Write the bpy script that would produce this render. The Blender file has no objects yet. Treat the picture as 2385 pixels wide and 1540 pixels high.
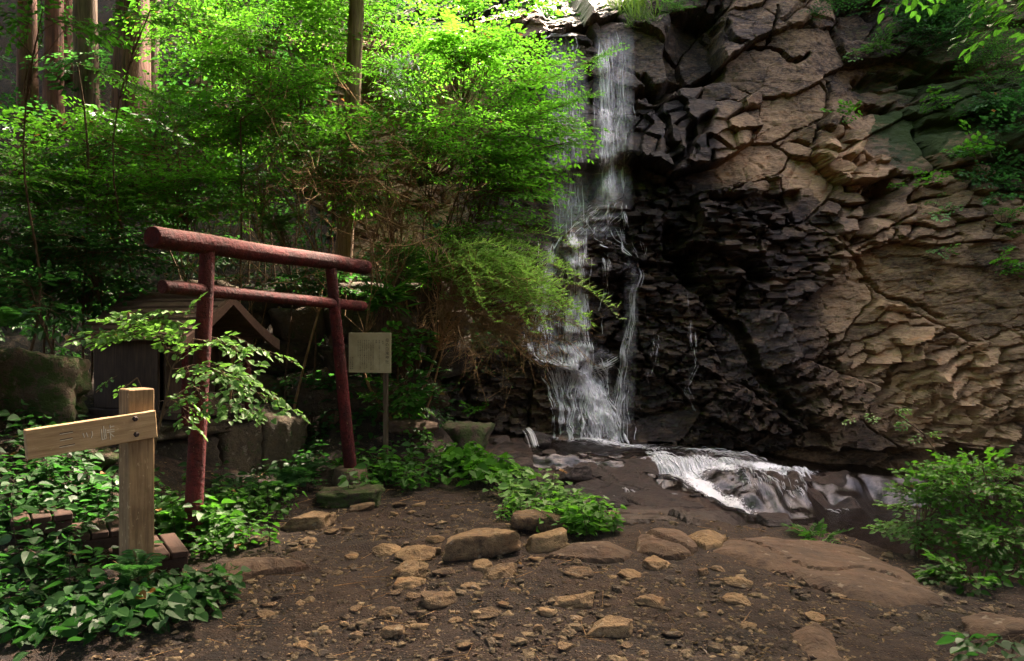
import bpy, math, random
import numpy as np
from mathutils import Vector, Matrix

# ------------------------------------------------------------------ camera, sky, sun, exposure
scene = bpy.context.scene
C = scene.collection
F, CX, CY, EYE = 1801.0, 1192.5, 770.0, 1.5        # focal length in pixels of a 2385 px wide picture

cam_data = bpy.data.cameras.new('camera')
cam_data.sensor_width = 36.0
cam_data.lens = 36.0 * F / 2385.0
cam_data.clip_start = 0.05
cam_data.clip_end = 500.0
cam = bpy.data.objects.new('camera', cam_data)
cam.location = (0, 0, EYE)
cam.rotation_euler = (math.radians(90), 0, 0)
C.objects.link(cam)
scene.camera = cam

SUN_ELEV, SUN_AZ = 52.0, 32.0       # azimuth: compass direction the light comes from, 0 = +Y, clockwise
world = bpy.data.worlds.new('World')
scene.world = world
world.use_nodes = True
wn = world.node_tree
sky = wn.nodes.new('ShaderNodeTexSky')
sky.sky_type = 'NISHITA'
sky.sun_disc = False
sky.air_density = 1.0
sky.dust_density = 7.0
sky.ozone_density = 0.2
sky.sun_elevation = math.radians(SUN_ELEV)
sky.sun_rotation = math.radians(SUN_AZ)
bgn = wn.nodes['Background']
bgn.inputs['Strength'].default_value = 0.09
wn.links.new(sky.outputs['Color'], bgn.inputs['Color'])

sun_data = bpy.data.lights.new('sun', 'SUN')
sun_data.energy = 5.0
sun_data.angle = math.radians(4.0)
sun_data.color = (1.0, 0.93, 0.80)
sun = bpy.data.objects.new('sun', sun_data)
az, el = math.radians(SUN_AZ), math.radians(SUN_ELEV)
SUN_DIR = Vector((math.sin(az) * math.cos(el), math.cos(az) * math.cos(el), math.sin(el)))   # towards the sun
sun.rotation_euler = SUN_DIR.to_track_quat('Z', 'Y').to_euler()
sun.location = (0, -10, 20)
C.objects.link(sun)

scene.view_settings.view_transform = 'Standard'
scene.view_settings.look = 'None'
scene.view_settings.exposure = 3.82
scene.view_settings.use_white_balance = True         # a camera set for open shade
scene.view_settings.white_balance_temperature = 7500
scene.view_settings.white_balance_tint = 22
scene.view_settings.gamma = 1.0
scene.view_settings.use_curve_mapping = False
scene.cycles.max_bounces = 6
scene.cycles.diffuse_bounces = 3
scene.cycles.glossy_bounces = 2
scene.cycles.transmission_bounces = 4
scene.cycles.transparent_max_bounces = 12
scene.cycles.caustics_reflective = False
scene.cycles.caustics_refractive = False
scene.cycles.use_denoising = True

# ------------------------------------------------------------------ helpers
def W(px, py, d):
    """A pixel of the 2385 x 1540 picture at depth d, as a point of the place."""
    return np.array(((px - CX) * d / F, d, EYE - (py - CY) * d / F))

def rng(seed):
    return np.random.default_rng(seed)

def sstep(a, b, t):
    t = np.clip((t - a) / (b - a), 0, 1)
    return t * t * (3 - 2 * t)

def hash3(i, j, k, seed=0):
    n = (i.astype(np.int64) * 374761393 + j.astype(np.int64) * 668265263 + k.astype(np.int64) * 1440662683 + seed * 974634777) & 0xFFFFFFFF
    n = ((n ^ (n >> 13)) * 1274126177) & 0xFFFFFFFF
    n = ((n ^ (n >> 15)) * 2246822519) & 0xFFFFFFFF
    return ((n ^ (n >> 16)) & 0xFFFFFF) / float(0xFFFFFF)

def noise(x, y, z=0.0, seed=0):
    x, y, z = np.broadcast_arrays(np.asarray(x, float), np.asarray(y, float), np.asarray(z, float))
    i, j, k = np.floor(x), np.floor(y), np.floor(z)
    fx, fy, fz = x - i, y - j, z - k
    fx, fy, fz = fx * fx * (3 - 2 * fx), fy * fy * (3 - 2 * fy), fz * fz * (3 - 2 * fz)
    r = 0
    for a in (0, 1):
        for b in (0, 1):
            for c in (0, 1):
                w = (fx if a else 1 - fx) * (fy if b else 1 - fy) * (fz if c else 1 - fz)
                r = r + w * hash3(i + a, j + b, k + c, seed)
    return r * 2 - 1

def fbm(x, y, z=0.0, octaves=4, seed=0, gain=0.5):
    r, amp = 0, 1.0
    for o in range(octaves):
        r = r + amp * noise(np.asarray(x) * 2 ** o + 17.3 * o, np.asarray(y) * 2 ** o - 9.1 * o, np.asarray(z) * 2 ** o + 3.7 * o, seed + o)
        amp *= gain
    return r

def mesh(name, V, quads=None, tris=None, attrs=None, smooth=True, faces_uv=None):
    V = np.ascontiguousarray(V, dtype=np.float32)
    me = bpy.data.meshes.new(name)
    q = np.zeros((0, 4), np.int32) if quads is None or len(quads) == 0 else np.asarray(quads, np.int32)
    t = np.zeros((0, 3), np.int32) if tris is None or len(tris) == 0 else np.asarray(tris, np.int32)
    me.vertices.add(len(V)); me.vertices.foreach_set('co', V.ravel())
    idx = np.concatenate([q.ravel(), t.ravel()])
    me.loops.add(len(idx)); me.loops.foreach_set('vertex_index', idx)
    n = len(q) + len(t)
    me.polygons.add(n)
    start = np.concatenate([np.arange(len(q)) * 4, len(q) * 4 + np.arange(len(t)) * 3]).astype(np.int32)
    me.polygons.foreach_set('loop_start', start)
    me.polygons.foreach_set('use_smooth', np.full(n, smooth, dtype=bool))
    me.update(calc_edges=True)
    for k, a in (attrs or {}).items():
        a = np.asarray(a, np.float32)
        if a.ndim == 1:
            at = me.attributes.new(k, 'FLOAT', 'POINT'); at.data.foreach_set('value', a)
        else:
            at = me.attributes.new(k, 'FLOAT_COLOR', 'POINT')
            at.data.foreach_set('color', np.concatenate([a, np.ones((len(a), 1), np.float32)], 1).ravel())
    return me

def put(name, me, mat=None, parent=None, loc=None, rot=None, scale=None):
    o = bpy.data.objects.new(name, me)
    C.objects.link(o)
    if mat is not None and me is not None and len(me.materials) == 0:
        me.materials.append(mat)
    if parent is not None:
        o.parent = parent
    if loc is not None: o.location = loc
    if rot is not None: o.rotation_euler = rot
    if scale is not None: o.scale = scale
    return o

def tag(o, label, cat=None, group=None, kind=None):
    o['label'] = label
    if cat: o['category'] = cat
    if group: o['group'] = group
    if kind: o['kind'] = kind
    return o

def thing(name, loc, label, cat, group=None, rotz=0.0):
    o = bpy.data.objects.new(name, None)
    o.empty_display_size = 0.1
    o.location = tuple(float(v) for v in loc); o.rotation_euler = (0, 0, rotz)
    C.objects.link(o)
    return tag(o, label, cat, group)

class MB:
    """Collects vertices and faces for one mesh."""
    def __init__(self):
        self.v, self.q, self.t, self.n = [], [], [], 0
    def add(self, V, q=None, t=None):
        V = np.asarray(V, float)
        self.v.append(V)
        if q is not None and len(q): self.q.append(np.asarray(q) + self.n)
        if t is not None and len(t): self.t.append(np.asarray(t) + self.n)
        self.n += len(V)
        return self
    def box(self, c, s, R=None, bev=0.0):
        """Box of size s about c, its edges chamfered by bev."""
        h = np.asarray(s, float) / 2
        b = min(bev, h.min() * 0.45)
        if b <= 0:
            V = np.array([[x, y, z] for x in (-1, 1) for y in (-1, 1) for z in (-1, 1)]) * h
            q = [(0, 1, 3, 2), (4, 6, 7, 5), (0, 4, 5, 1), (2, 3, 7, 6), (0, 2, 6, 4), (1, 5, 7, 3)]
            t = []
        else:
            V, idx = [], {}
            for sx in (-1, 1):
                for sy in (-1, 1):
                    for sz in (-1, 1):
                        for ax in range(3):
                            p = h - b; p = p.copy(); p[ax] = h[ax]
                            idx[(sx, sy, sz, ax)] = len(V)
                            V.append(p * (sx, sy, sz))
            V = np.array(V)
            q, t = [], []
            for ax in range(3):
                o1, o2 = (ax + 1) % 3, (ax + 2) % 3
                for s_ in (-1, 1):
                    ring = []
                    for a, c_ in ((-1, -1), (1, -1), (1, 1), (-1, 1)):
                        k = [0, 0, 0]; k[ax] = s_; k[o1] = a; k[o2] = c_
                        ring.append(idx[(k[0], k[1], k[2], ax)])
                    q.append(ring if s_ > 0 else ring[::-1])
            for ax in range(3):            # edge chamfers run along ax
                o1, o2 = (ax + 1) % 3, (ax + 2) % 3
                for a in (-1, 1):
                    for c_ in (-1, 1):
                        k0 = [0, 0, 0]; k0[o1] = a; k0[o2] = c_; k0[ax] = -1
                        k1 = list(k0); k1[ax] = 1
                        ring = [idx[(*k0, o1)], idx[(*k1, o1)], idx[(*k1, o2)], idx[(*k0, o2)]]
                        q.append(ring if a * c_ < 0 else ring[::-1])
            for sx in (-1, 1):
                for sy in (-1, 1):
                    for sz in (-1, 1):
                        r = [idx[(sx, sy, sz, a)] for a in range(3)]
                        t.append(r if sx * sy * sz > 0 else r[::-1])
        if R is not None: V = V @ np.asarray(R).T
        return self.add(V + np.asarray(c, float), q, t)
    def tube(self, P, r, n=8, caps=True, noise_amp=0.0, seed=0):
        P = np.asarray(P, float); m = len(P)
        r = np.broadcast_to(np.asarray(r, float), (m,))
        T = np.gradient(P, axis=0); T /= np.linalg.norm(T, axis=1, keepdims=True) + 1e-9
        up = np.array([0, 0, 1.0]) if abs(T[0, 2]) < 0.9 else np.array([0, 1.0, 0])
        A = np.cross(T, up); A /= np.linalg.norm(A, axis=1, keepdims=True) + 1e-9
        B = np.cross(T, A)
        th = np.arange(n) * 2 * math.pi / n
        rr = np.repeat(r[:, None], n, 1)
        if noise_amp:
            L = np.concatenate([[0], np.cumsum(np.linalg.norm(np.diff(P, axis=0), axis=1))])
            rr = rr * (1 + noise_amp * fbm(np.cos(th)[None] * 2.2 + seed, np.sin(th)[None] * 2.2, L[:, None] * 0.7, 3, seed))
        V = P[:, None] + rr[..., None] * (np.cos(th)[None, :, None] * A[:, None] + np.sin(th)[None, :, None] * B[:, None])
        V = V.reshape(-1, 3)
        i = np.arange(m - 1)[:, None] * n; j = np.arange(n)[None]
        k = (j + 1) % n
        q = np.stack([i + j, i + n + j, i + n + k, i + k], -1).reshape(-1, 4)
        t = []
        if caps:
            V = np.concatenate([V, P[:1], P[-1:]])
            c0, c1 = m * n, m * n + 1
            t = [(c0, a, (a + 1) % n) for a in range(n)] + [(c1, (m - 1) * n + (a + 1) % n, (m - 1) * n + a) for a in range(n)]
        return self.add(V, q, t)
    def build(self, name, mat, parent=None, smooth=False, attrs=None):
        V = np.concatenate(self.v)
        me = mesh(name, V, np.concatenate(self.q) if self.q else None, np.concatenate(self.t) if self.t else None, attrs, smooth)
        return put(name, me, mat, parent)

def rotz(a):
    c, s = math.cos(a), math.sin(a)
    return np.array([[c, -s, 0], [s, c, 0], [0, 0, 1.0]])

# ------------------------------------------------------------------ materials
def newmat(name):
    m = bpy.data.materials.new(name); m.use_nodes = True
    nt = m.node_tree
    for n in list(nt.nodes): nt.nodes.remove(n)
    out = nt.nodes.new('ShaderNodeOutputMaterial')
    return m, nt, out

class NT:
    def __init__(self, nt): self.nt = nt
    def node(self, t, **kw):
        n = self.nt.nodes.new(t)
        for k, v in kw.items():
            if hasattr(n, k): setattr(n, k, v)
        return n
    def link(self, a, b): self.nt.links.new(a, b)
    def setin(self, n, k, v):
        if hasattr(v, 'is_linked') or isinstance(v, bpy.types.NodeSocket): self.link(v, n.inputs[k])
        elif isinstance(v, (tuple, list)) and len(v) == 3 and n.inputs[k].type == 'RGBA': n.inputs[k].default_value = (*v, 1)
        else: n.inputs[k].default_value = v
    def pos(self, scale=(1, 1, 1), obj=False):
        src = self.node('ShaderNodeTexCoord').outputs['Object'] if obj else self.node('ShaderNodeNewGeometry').outputs['Position']
        mp = self.node('ShaderNodeMapping'); mp.inputs['Scale'].default_value = scale
        self.link(src, mp.inputs['Vector']); return mp.outputs['Vector']
    def noise(self, vec, scale, detail=4, rough=0.55, dist=0.0):
        n = self.node('ShaderNodeTexNoise'); self.link(vec, n.inputs['Vector'])
        n.inputs['Scale'].default_value = scale; n.inputs['Detail'].default_value = detail
        n.inputs['Roughness'].default_value = rough; n.inputs['Distortion'].default_value = dist
        return n.outputs['Fac']
    def vor(self, vec, scale, feature='F1', out='Distance'):
        n = self.node('ShaderNodeTexVoronoi'); n.feature = feature; self.link(vec, n.inputs['Vector'])
        n.inputs['Scale'].default_value = scale
        return n.outputs[out]
    def math(self, op, a, b=0.0, c=None, clamp=False):
        n = self.node('ShaderNodeMath'); n.operation = op; n.use_clamp = clamp
        self.setin(n, 0, a); self.setin(n, 1, b)
        if c is not None: self.setin(n, 2, c)
        return n.outputs[0]
    def ramp(self, fac, lo, hi, a=0.0, b=1.0):
        n = self.node('ShaderNodeMapRange'); n.interpolation_type = 'SMOOTHSTEP'
        self.setin(n, 0, fac); n.inputs[1].default_value = lo; n.inputs[2].default_value = hi
        n.inputs[3].default_value = a; n.inputs[4].default_value = b
        return n.outputs[0]
    def mix(self, fac, a, b, blend='MIX'):
        n = self.node('ShaderNodeMix'); n.data_type = 'RGBA'; n.blend_type = blend
        self.setin(n, 0, fac); self.setin(n, 6, a); self.setin(n, 7, b)
        return n.outputs[2]
    def attr(self, name, out='Fac'):
        n = self.node('ShaderNodeAttribute'); n.attribute_name = name
        return n.outputs[out]
    def objrand(self):
        return self.node('ShaderNodeObjectInfo').outputs['Random']
    def sep(self, col):
        n = self.node('ShaderNodeSeparateColor'); self.link(col, n.inputs[0]); return n.outputs
    def bump(self, h, strength=0.4, dist=0.02, normal=None):
        n = self.node('ShaderNodeBump'); self.link(h, n.inputs['Height'])
        n.inputs['Strength'].default_value = strength; n.inputs['Distance'].default_value = dist
        if normal is not None: self.link(normal, n.inputs['Normal'])
        return n.outputs['Normal']
    def bsdf(self, out, col, rough=0.7, spec=0.4, normal=None, **kw):
        n = self.node('ShaderNodeBsdfPrincipled')
        self.setin(n, 'Base Color', col); self.setin(n, 'Roughness', rough); self.setin(n, 'Specular IOR Level', spec)
        if normal is not None: self.link(normal, n.inputs['Normal'])
        for k, v in kw.items(): self.setin(n, k, v)
        if out is not None: self.link(n.outputs[0], out.inputs[0])
        return n.outputs[0]

def rock_material(name, dark, light, attr=True, moss=0.0, wet=0.0, scale=1.0, strat=False, obj=False, bump=1.0):
    m, nt, out = newmat(name); g = NT(nt)
    p = g.pos((1, 1, 2.4) if strat else (1, 1, 1), obj)
    n1 = g.noise(p, 2.3 * scale, 6, 0.6)
    n2 = g.noise(p, 14 * scale, 5, 0.65)
    n3 = g.noise(p, 70 * scale, 4, 0.7)
    if attr:
        r, w, ms = g.sep(g.attr('rk', 'Color'))[0:3]
    else:
        r = g.math('MULTIPLY_ADD', g.objrand(), 0.55, 0.2); w = wet; ms = moss
    t = g.math('ADD', g.math('MULTIPLY_ADD', n1, 1.3, -0.65), r)
    t = g.math('ADD', t, g.math('MULTIPLY_ADD', n2, 1.5, -0.75))
    t = g.math('ADD', t, g.math('MULTIPLY_ADD', n3, 0.7, -0.35), clamp=True)
    col = g.mix(t, dark, light)
    rust = g.ramp(g.noise(p, 5 * scale, 4), 0.55, 0.72, 0, 0.55)
    col = g.mix(rust, col, g.mix(1.0, col, (1.0, 0.66, 0.42), 'MULTIPLY'))
    lich = g.ramp(g.noise(p, 11 * scale, 3), 0.62, 0.70, 0, 0.35)
    col = g.mix(lich, col, (0.32, 0.29, 0.22))
    mz = g.math('MULTIPLY', ms, 1.0) if not isinstance(ms, float) else None
    mm = g.noise(p, 7 * scale, 5, 0.7)
    if mz is not None: fac = g.ramp(g.math('ADD', g.math('MULTIPLY', mm, 0.6), g.math('MULTIPLY', ms, 0.55)), 0.5, 0.66)
    else: fac = g.ramp(mm, 0.66 - 0.3 * ms, 0.76 - 0.3 * ms, 0, 1) if ms > 0 else None
    if fac is not None:
        col = g.mix(fac, col, g.mix(n3, (0.012, 0.028, 0.004), (0.055, 0.085, 0.012)))
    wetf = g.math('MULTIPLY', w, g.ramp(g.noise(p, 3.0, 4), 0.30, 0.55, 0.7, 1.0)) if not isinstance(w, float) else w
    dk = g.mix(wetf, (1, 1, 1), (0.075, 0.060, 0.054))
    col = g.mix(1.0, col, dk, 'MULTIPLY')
    rough = g.math('SUBTRACT', 0.88, g.math('MULTIPLY', wetf, 0.60)) if not isinstance(wetf, float) else 0.88 - 0.6 * wetf
    crack = g.ramp(g.vor(g.pos((1, 1, 2.2), obj), 9 * scale, 'DISTANCE_TO_EDGE'), 0.0, 0.05)
    h = g.math('ADD', g.math('MULTIPLY', n2, 1.0), g.math('MULTIPLY', n3, 0.35))
    h = g.math('ADD', h, g.math('MULTIPLY', crack, 0.12))
    nb = g.bump(h, bump, 0.05 / scale)
    g.bsdf(out, col, rough, 0.45, nb)
    return m

M = {}
M['cliff'] = rock_material('cliff rock', (0.028, 0.0155, 0.0095), (0.46, 0.285, 0.145), attr=True, strat=True)
M['stone'] = rock_material('path stone', (0.045, 0.026, 0.014), (0.32, 0.205, 0.10), attr=False, scale=1.5)
M['bedrock'] = rock_material('bank rock', (0.026, 0.0145, 0.008), (0.105, 0.061, 0.032), attr=False, scale=1.1, bump=0.4)
M['wetstone'] = rock_material('wet stream rock', (0.03, 0.018, 0.012), (0.20, 0.12, 0.075), attr=False, wet=0.75, scale=1.5)
M['mossrock'] = rock_material('mossy rock', (0.022, 0.015, 0.009), (0.13, 0.09, 0.055), attr=False, moss=0.75, scale=1.4)
M['plinth'] = rock_material('shrine plinth stone', (0.020, 0.015, 0.009), (0.11, 0.08, 0.045), attr=False, moss=0.3, scale=1.2)

def ground_material():
    m, nt, out = newmat('dirt ground'); g = NT(nt)
    p = g.pos()
    n1 = g.noise(p, 1.3, 5); n2 = g.noise(p, 11, 6, 0.65); n3 = g.noise(p, 75, 4, 0.7)
    r, w, ms = g.sep(g.attr('rk', 'Color'))[0:3]      # r: litter, g: wet rock, b: unused
    t = g.math('ADD', g.math('MULTIPLY', n1, 0.5), g.math('MULTIPLY', n2, 0.6))
    dirt = g.mix(g.ramp(t, 0.42, 0.68), (0.0085, 0.0043, 0.0024), (0.037, 0.019, 0.010))
    litter = g.mix(g.ramp(n2, 0.40, 0.64), (0.010, 0.006, 0.004), (0.045, 0.025, 0.012))
    col = g.mix(r, dirt, litter)
    vc = g.vor(p, 55, 'F1', 'Color'); vd = g.vor(p, 55)
    peb = g.math('MULTIPLY', g.ramp(vd, 0.42, 0.28), g.ramp(g.sep(vc)[0], 0.40, 0.45))
    col = g.mix(peb, col, g.mix(g.sep(vc)[1], (0.020, 0.011, 0.0065), (0.125, 0.078, 0.038)))
    rockc = g.mix(g.ramp(g.math('ADD', n1, g.math('MULTIPLY', n2, 0.8)), 0.7, 1.1), (0.010, 0.006, 0.004), (0.075, 0.042, 0.026))
    col = g.mix(w, col, rockc)
    rough = g.math('SUBTRACT', 0.92, g.math('MULTIPLY', w, 0.58))
    h = g.math('ADD', n2, g.math('MULTIPLY', n3, 0.45))
    h = g.math('ADD', h, g.math('MULTIPLY', peb, 0.4))
    g.bsdf(out, col, rough, 0.4, g.bump(h, 1.0, 0.045))
    return m
M['ground'] = ground_material()

def wood_material(name, dark, light, along='X', rough=0.8, spot=None, scale=1.0, moss=0.0):
    m, nt, out = newmat(name); g = NT(nt)
    sc = {'X': (1.2, 14, 14), 'Y': (14, 1.2, 14), 'Z': (14, 14, 1.2)}[along]
    p = g.pos(tuple(s * scale for s in sc), True)
    q = g.pos((1, 1, 1), True)
    gr = g.noise(p, 3.0, 6, 0.65, 0.6)
    bl = g.noise(q, 3.5, 4)
    col = g.mix(g.ramp(g.math('ADD', g.math('MULTIPLY', gr, 0.7), g.math('MULTIPLY', bl, 0.45)), 0.35, 0.85), dark, light)
    if spot:
        col = g.mix(g.ramp(g.noise(g.pos((3, 12, 12) if along == 'X' else (10, 10, 4), True), 4, 4, 0.7), 0.6, 0.68, 0, 0.65), col, spot)
    if moss:
        col = g.mix(g.ramp(g.noise(q, 9, 4), 0.62, 0.72, 0, moss), col, (0.05, 0.07, 0.015))
    g.bsdf(out, col, rough, 0.3, g.bump(g.math('ADD', gr, g.math('MULTIPLY', g.noise(q, 90, 3), 0.25)), 0.5, 0.006))
    return m

M['signwood'] = wood_material('weathered sign timber', (0.25, 0.16, 0.08), (0.50, 0.345, 0.19), 'X', spot=(0.60, 0.46, 0.27))
M['postwood'] = wood_material('weathered post timber', (0.11, 0.066, 0.033), (0.33, 0.215, 0.11), 'Z', spot=(0.50, 0.38, 0.22), moss=0.25)
M['plank'] = wood_material('dark brown plank', (0.022, 0.010, 0.006), (0.060, 0.029, 0.017), 'Y')
M['shrinewood'] = wood_material('dark shrine timber', (0.03, 0.02, 0.014), (0.085, 0.055, 0.035), 'Z')
M['roofboard'] = wood_material('roof strip', (0.055, 0.034, 0.022), (0.13, 0.085, 0.055), 'X')
M['barge'] = wood_material('brown bargeboard', (0.06, 0.03, 0.02), (0.13, 0.07, 0.045), 'X')

def red_paint():
    m, nt, out = newmat('weathered red paint'); g = NT(nt)
    q = g.pos((1, 1, 1), True)
    a = g.noise(q, 5, 5, 0.65); b = g.noise(q, 38, 4, 0.7)
    col = g.mix(g.ramp(g.math('ADD', g.math('MULTIPLY', a, 0.7), g.math('MULTIPLY', b, 0.4)), 0.44, 0.66), (0.032, 0.0038, 0.0042), (0.108, 0.0135, 0.013))
    dust = g.math('MULTIPLY', g.ramp(g.sep(g.node('ShaderNodeNewGeometry').outputs['Normal'])[2], 0.55, 1.0), g.ramp(b, 0.35, 0.65, 0.2, 0.75))
    col = g.mix(dust, col, (0.12, 0.05, 0.03))
    gr = g.ramp(g.noise(g.pos((6, 6, 1.5)), 2.0, 5, 0.7), 0.45, 0.68, 0, 0.7)
    col = g.mix(gr, col, (0.028, 0.009, 0.008))
    ch = g.ramp(g.noise(g.pos((9, 9, 2.2)), 3.0, 6, 0.75), 0.665, 0.68)
    col = g.mix(ch, col, (0.36, 0.24, 0.13))
    g.bsdf(out, col, 0.8, 0.25, g.bump(g.math('ADD', b, a), 1.0, 0.02))
    return m
M['red'] = red_paint()

def simple(name, col, rough=0.6, metal=0.0, bumpy=0.0):
    m, nt, out = newmat(name); g = NT(nt)
    n = g.noise(g.pos((1, 1, 1), True), 40, 4)
    c = g.mix(g.ramp(n, 0.3, 0.75), tuple(v * 0.6 for v in col), col)
    g.bsdf(out, c, rough, 0.4, g.bump(n, 0.3 + bumpy, 0.004), Metallic=metal)
    return m
M['rust'] = simple('rusty bolt iron', (0.07, 0.055, 0.05), 0.55, 0.7)
M['ink'] = simple('black sign lettering', (0.012, 0.012, 0.012), 0.6)
M['carve'] = simple('fresh wood in the carving', (0.74, 0.66, 0.50), 0.85)
M['groove'] = simple('painted shade of the carved groove', (0.07, 0.045, 0.025), 0.9)  # dark colour painted as the shade inside the carved strokes
M['concrete'] = rock_material('stone footing', (0.12, 0.08, 0.05), (0.32, 0.23, 0.14), attr=False, scale=2.0)

def board_mat():
    m, nt, out = newmat('cream painted notice board'); g = NT(nt)
    q = g.pos((1, 1, 1), True)
    a = g.noise(q, 6, 5, 0.65); b = g.noise(q, 60, 3)
    col = g.mix(g.ramp(a, 0.35, 0.75), (0.38, 0.31, 0.18), (0.52, 0.44, 0.28))
    col = g.mix(g.ramp(g.noise(q, 14, 5, 0.75), 0.62, 0.75, 0, 0.5), col, (0.17, 0.13, 0.07))
    g.bsdf(out, col, 0.6, 0.4, g.bump(b, 0.15, 0.003))
    return m
M['board'] = board_mat()

def bark(name, dark, light, scale=1.0):
    m, nt, out = newmat(name); g = NT(nt)
    p = g.pos((9 * scale, 9 * scale, 0.9 * scale)); q = g.pos()
    a = g.noise(p, 2.0, 6, 0.65, 0.4); b = g.noise(q, 3, 4)
    col = g.mix(g.ramp(g.math('ADD', g.math('MULTIPLY', a, 0.8), g.math('MULTIPLY', b, 0.3)), 0.35, 0.75), dark, light)
    g.bsdf(out, col, 0.9, 0.2, g.bump(a, 0.9, 0.03))
    return m
M['cedar'] = bark('red brown cedar bark', (0.022, 0.011, 0.008), (0.135, 0.062, 0.040))
M['greybark'] = bark('grey brown bark', (0.035, 0.025, 0.018), (0.15, 0.105, 0.07))
M['tanbark'] = bark('tan bark', (0.07, 0.042, 0.026), (0.30, 0.20, 0.125))
M['twig'] = bark('brown twig bark', (0.05, 0.032, 0.02), (0.17, 0.11, 0.065), 3)
M['drytwig'] = bark('dry tan twig bark', (0.12, 0.065, 0.03), (0.42, 0.26, 0.13), 3)
M['darktwig'] = bark('dark stem bark', (0.016, 0.011, 0.008), (0.06, 0.042, 0.03), 3)

def leaf_material(name, dark, light, trans, tfac=0.5, dead=(0.22, 0.11, 0.03), rough=0.5):
    m, nt, out = newmat(name); g = NT(nt)
    t = g.attr('tint')
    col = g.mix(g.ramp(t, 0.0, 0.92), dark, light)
    col = g.mix(g.ramp(t, 0.972, 0.978), col, dead)
    tc = g.mix(g.ramp(t, 0.0, 0.92), tuple(v * 0.6 for v in trans), trans)
    tc = g.mix(g.ramp(t, 0.972, 0.978), tc, tuple(v * 0.8 for v in dead))
    p = g.bsdf(None, col, rough, 0.35)
    tr = g.node('ShaderNodeBsdfTranslucent'); g.setin(tr, 'Color', tc)
    mx = g.node('ShaderNodeMixShader'); mx.inputs[0].default_value = tfac
    g.link(p, mx.inputs[1]); g.link(tr.outputs[0], mx.inputs[2]); g.link(mx.outputs[0], out.inputs[0])
    return m
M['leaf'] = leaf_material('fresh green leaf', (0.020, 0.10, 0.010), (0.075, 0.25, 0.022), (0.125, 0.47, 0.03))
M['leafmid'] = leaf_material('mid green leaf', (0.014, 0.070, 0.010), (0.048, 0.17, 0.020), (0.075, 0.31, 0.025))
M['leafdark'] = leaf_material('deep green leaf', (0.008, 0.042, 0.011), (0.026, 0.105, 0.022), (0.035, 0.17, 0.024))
M['leafpale'] = leaf_material('pale green leaf', (0.055, 0.16, 0.035), (0.15, 0.31, 0.09), (0.17, 0.44, 0.06), 0.4)
M['leaffeather'] = leaf_material('feathery pale leaf', (0.10, 0.24, 0.05), (0.26, 0.44, 0.12), (0.30, 0.62, 0.10), 0.45)
M['fern'] = leaf_material('fern green', (0.014, 0.07, 0.016), (0.05, 0.17, 0.04), (0.06, 0.26, 0.04))
M['grassm'] = leaf_material('grass blade green', (0.05, 0.10, 0.015), (0.14, 0.24, 0.05), (0.18, 0.36, 0.04))

def water_material():
    m, nt, out = newmat('stream water'); g = NT(nt)
    p = g.pos((1, 1, 1))
    fo = g.attr('foam')
    w = g.noise(g.pos((5, 5, 5)), 5, 6, 0.7, 0.4)
    w2 = g.noise(g.pos((4, 4, 4)), 15, 5, 0.7, 0.3)
    f = g.ramp(g.math('ADD', fo, g.math('MULTIPLY_ADD', g.math('ADD', w, w2), 1.5, -1.5)), 0.40, 0.75)
    wat = g.bsdf(None, (0.012, 0.008, 0.006), 0.12, 0.6, g.bump(g.math('ADD', w, g.math('MULTIPLY', w2, 0.5)), 0.3, 0.02))
    foam = g.bsdf(None, (0.80, 0.78, 0.77), 0.6, 0.3, g.bump(w2, 0.7, 0.03))
    tr = g.node('ShaderNodeBsdfTransparent')
    m1 = g.node('ShaderNodeMixShader'); m1.inputs[0].default_value = 0.2
    g.link(wat, m1.inputs[1]); g.link(tr.outputs[0], m1.inputs[2])
    mx = g.node('ShaderNodeMixShader'); g.link(f, mx.inputs[0]); g.link(m1.outputs[0], mx.inputs[1]); g.link(foam, mx.inputs[2])
    g.link(mx.outputs[0], out.inputs[0])
    return m
M['water'] = water_material()

def strand_material(name, alpha, col=(0.82, 0.80, 0.79)):
    m, nt, out = newmat(name); g = NT(nt)
    d = g.bsdf(None, col, 0.6, 0.2)
    t2 = g.node('ShaderNodeBsdfTranslucent'); g.setin(t2, 'Color', col)
    mm = g.node('ShaderNodeMixShader'); mm.inputs[0].default_value = 0.4
    g.link(d, mm.inputs[1]); g.link(t2.outputs[0], mm.inputs[2])
    tr = g.node('ShaderNodeBsdfTransparent')
    mx = g.node('ShaderNodeMixShader'); mx.inputs[0].default_value = alpha
    g.link(tr.outputs[0], mx.inputs[1]); g.link(mm.outputs[0], mx.inputs[2]); g.link(mx.outputs[0], out.inputs[0])
    return m
M['strand'] = strand_material('falling water', 0.65)
M['strandwhite'] = strand_material('foaming water', 0.95, (0.88, 0.87, 0.86))

def veil_material():
    m, nt, out = newmat('thin falling water veil'); g = NT(nt)
    fo = g.attr('foam')
    s = g.noise(g.pos((26, 6, 1.1)), 2.2, 5, 0.7, 0.3)
    s2 = g.noise(g.pos((70, 20, 4)), 2.0, 4, 0.7)
    a = g.ramp(g.math('ADD', g.math('MULTIPLY', s, 0.75), g.math('MULTIPLY', s2, 0.45)), 0.44, 0.86)
    a = g.math('MULTIPLY', a, fo)
    d = g.bsdf(None, (0.78, 0.755, 0.74), 0.5, 0.4)
    tr = g.node('ShaderNodeBsdfTransparent')
    mx = g.node('ShaderNodeMixShader'); g.link(a, mx.inputs[0]); g.link(tr.outputs[0], mx.inputs[1]); g.link(d, mx.inputs[2])
    g.link(mx.outputs[0], out.inputs[0])
    return m
M['veil'] = veil_material()

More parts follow.
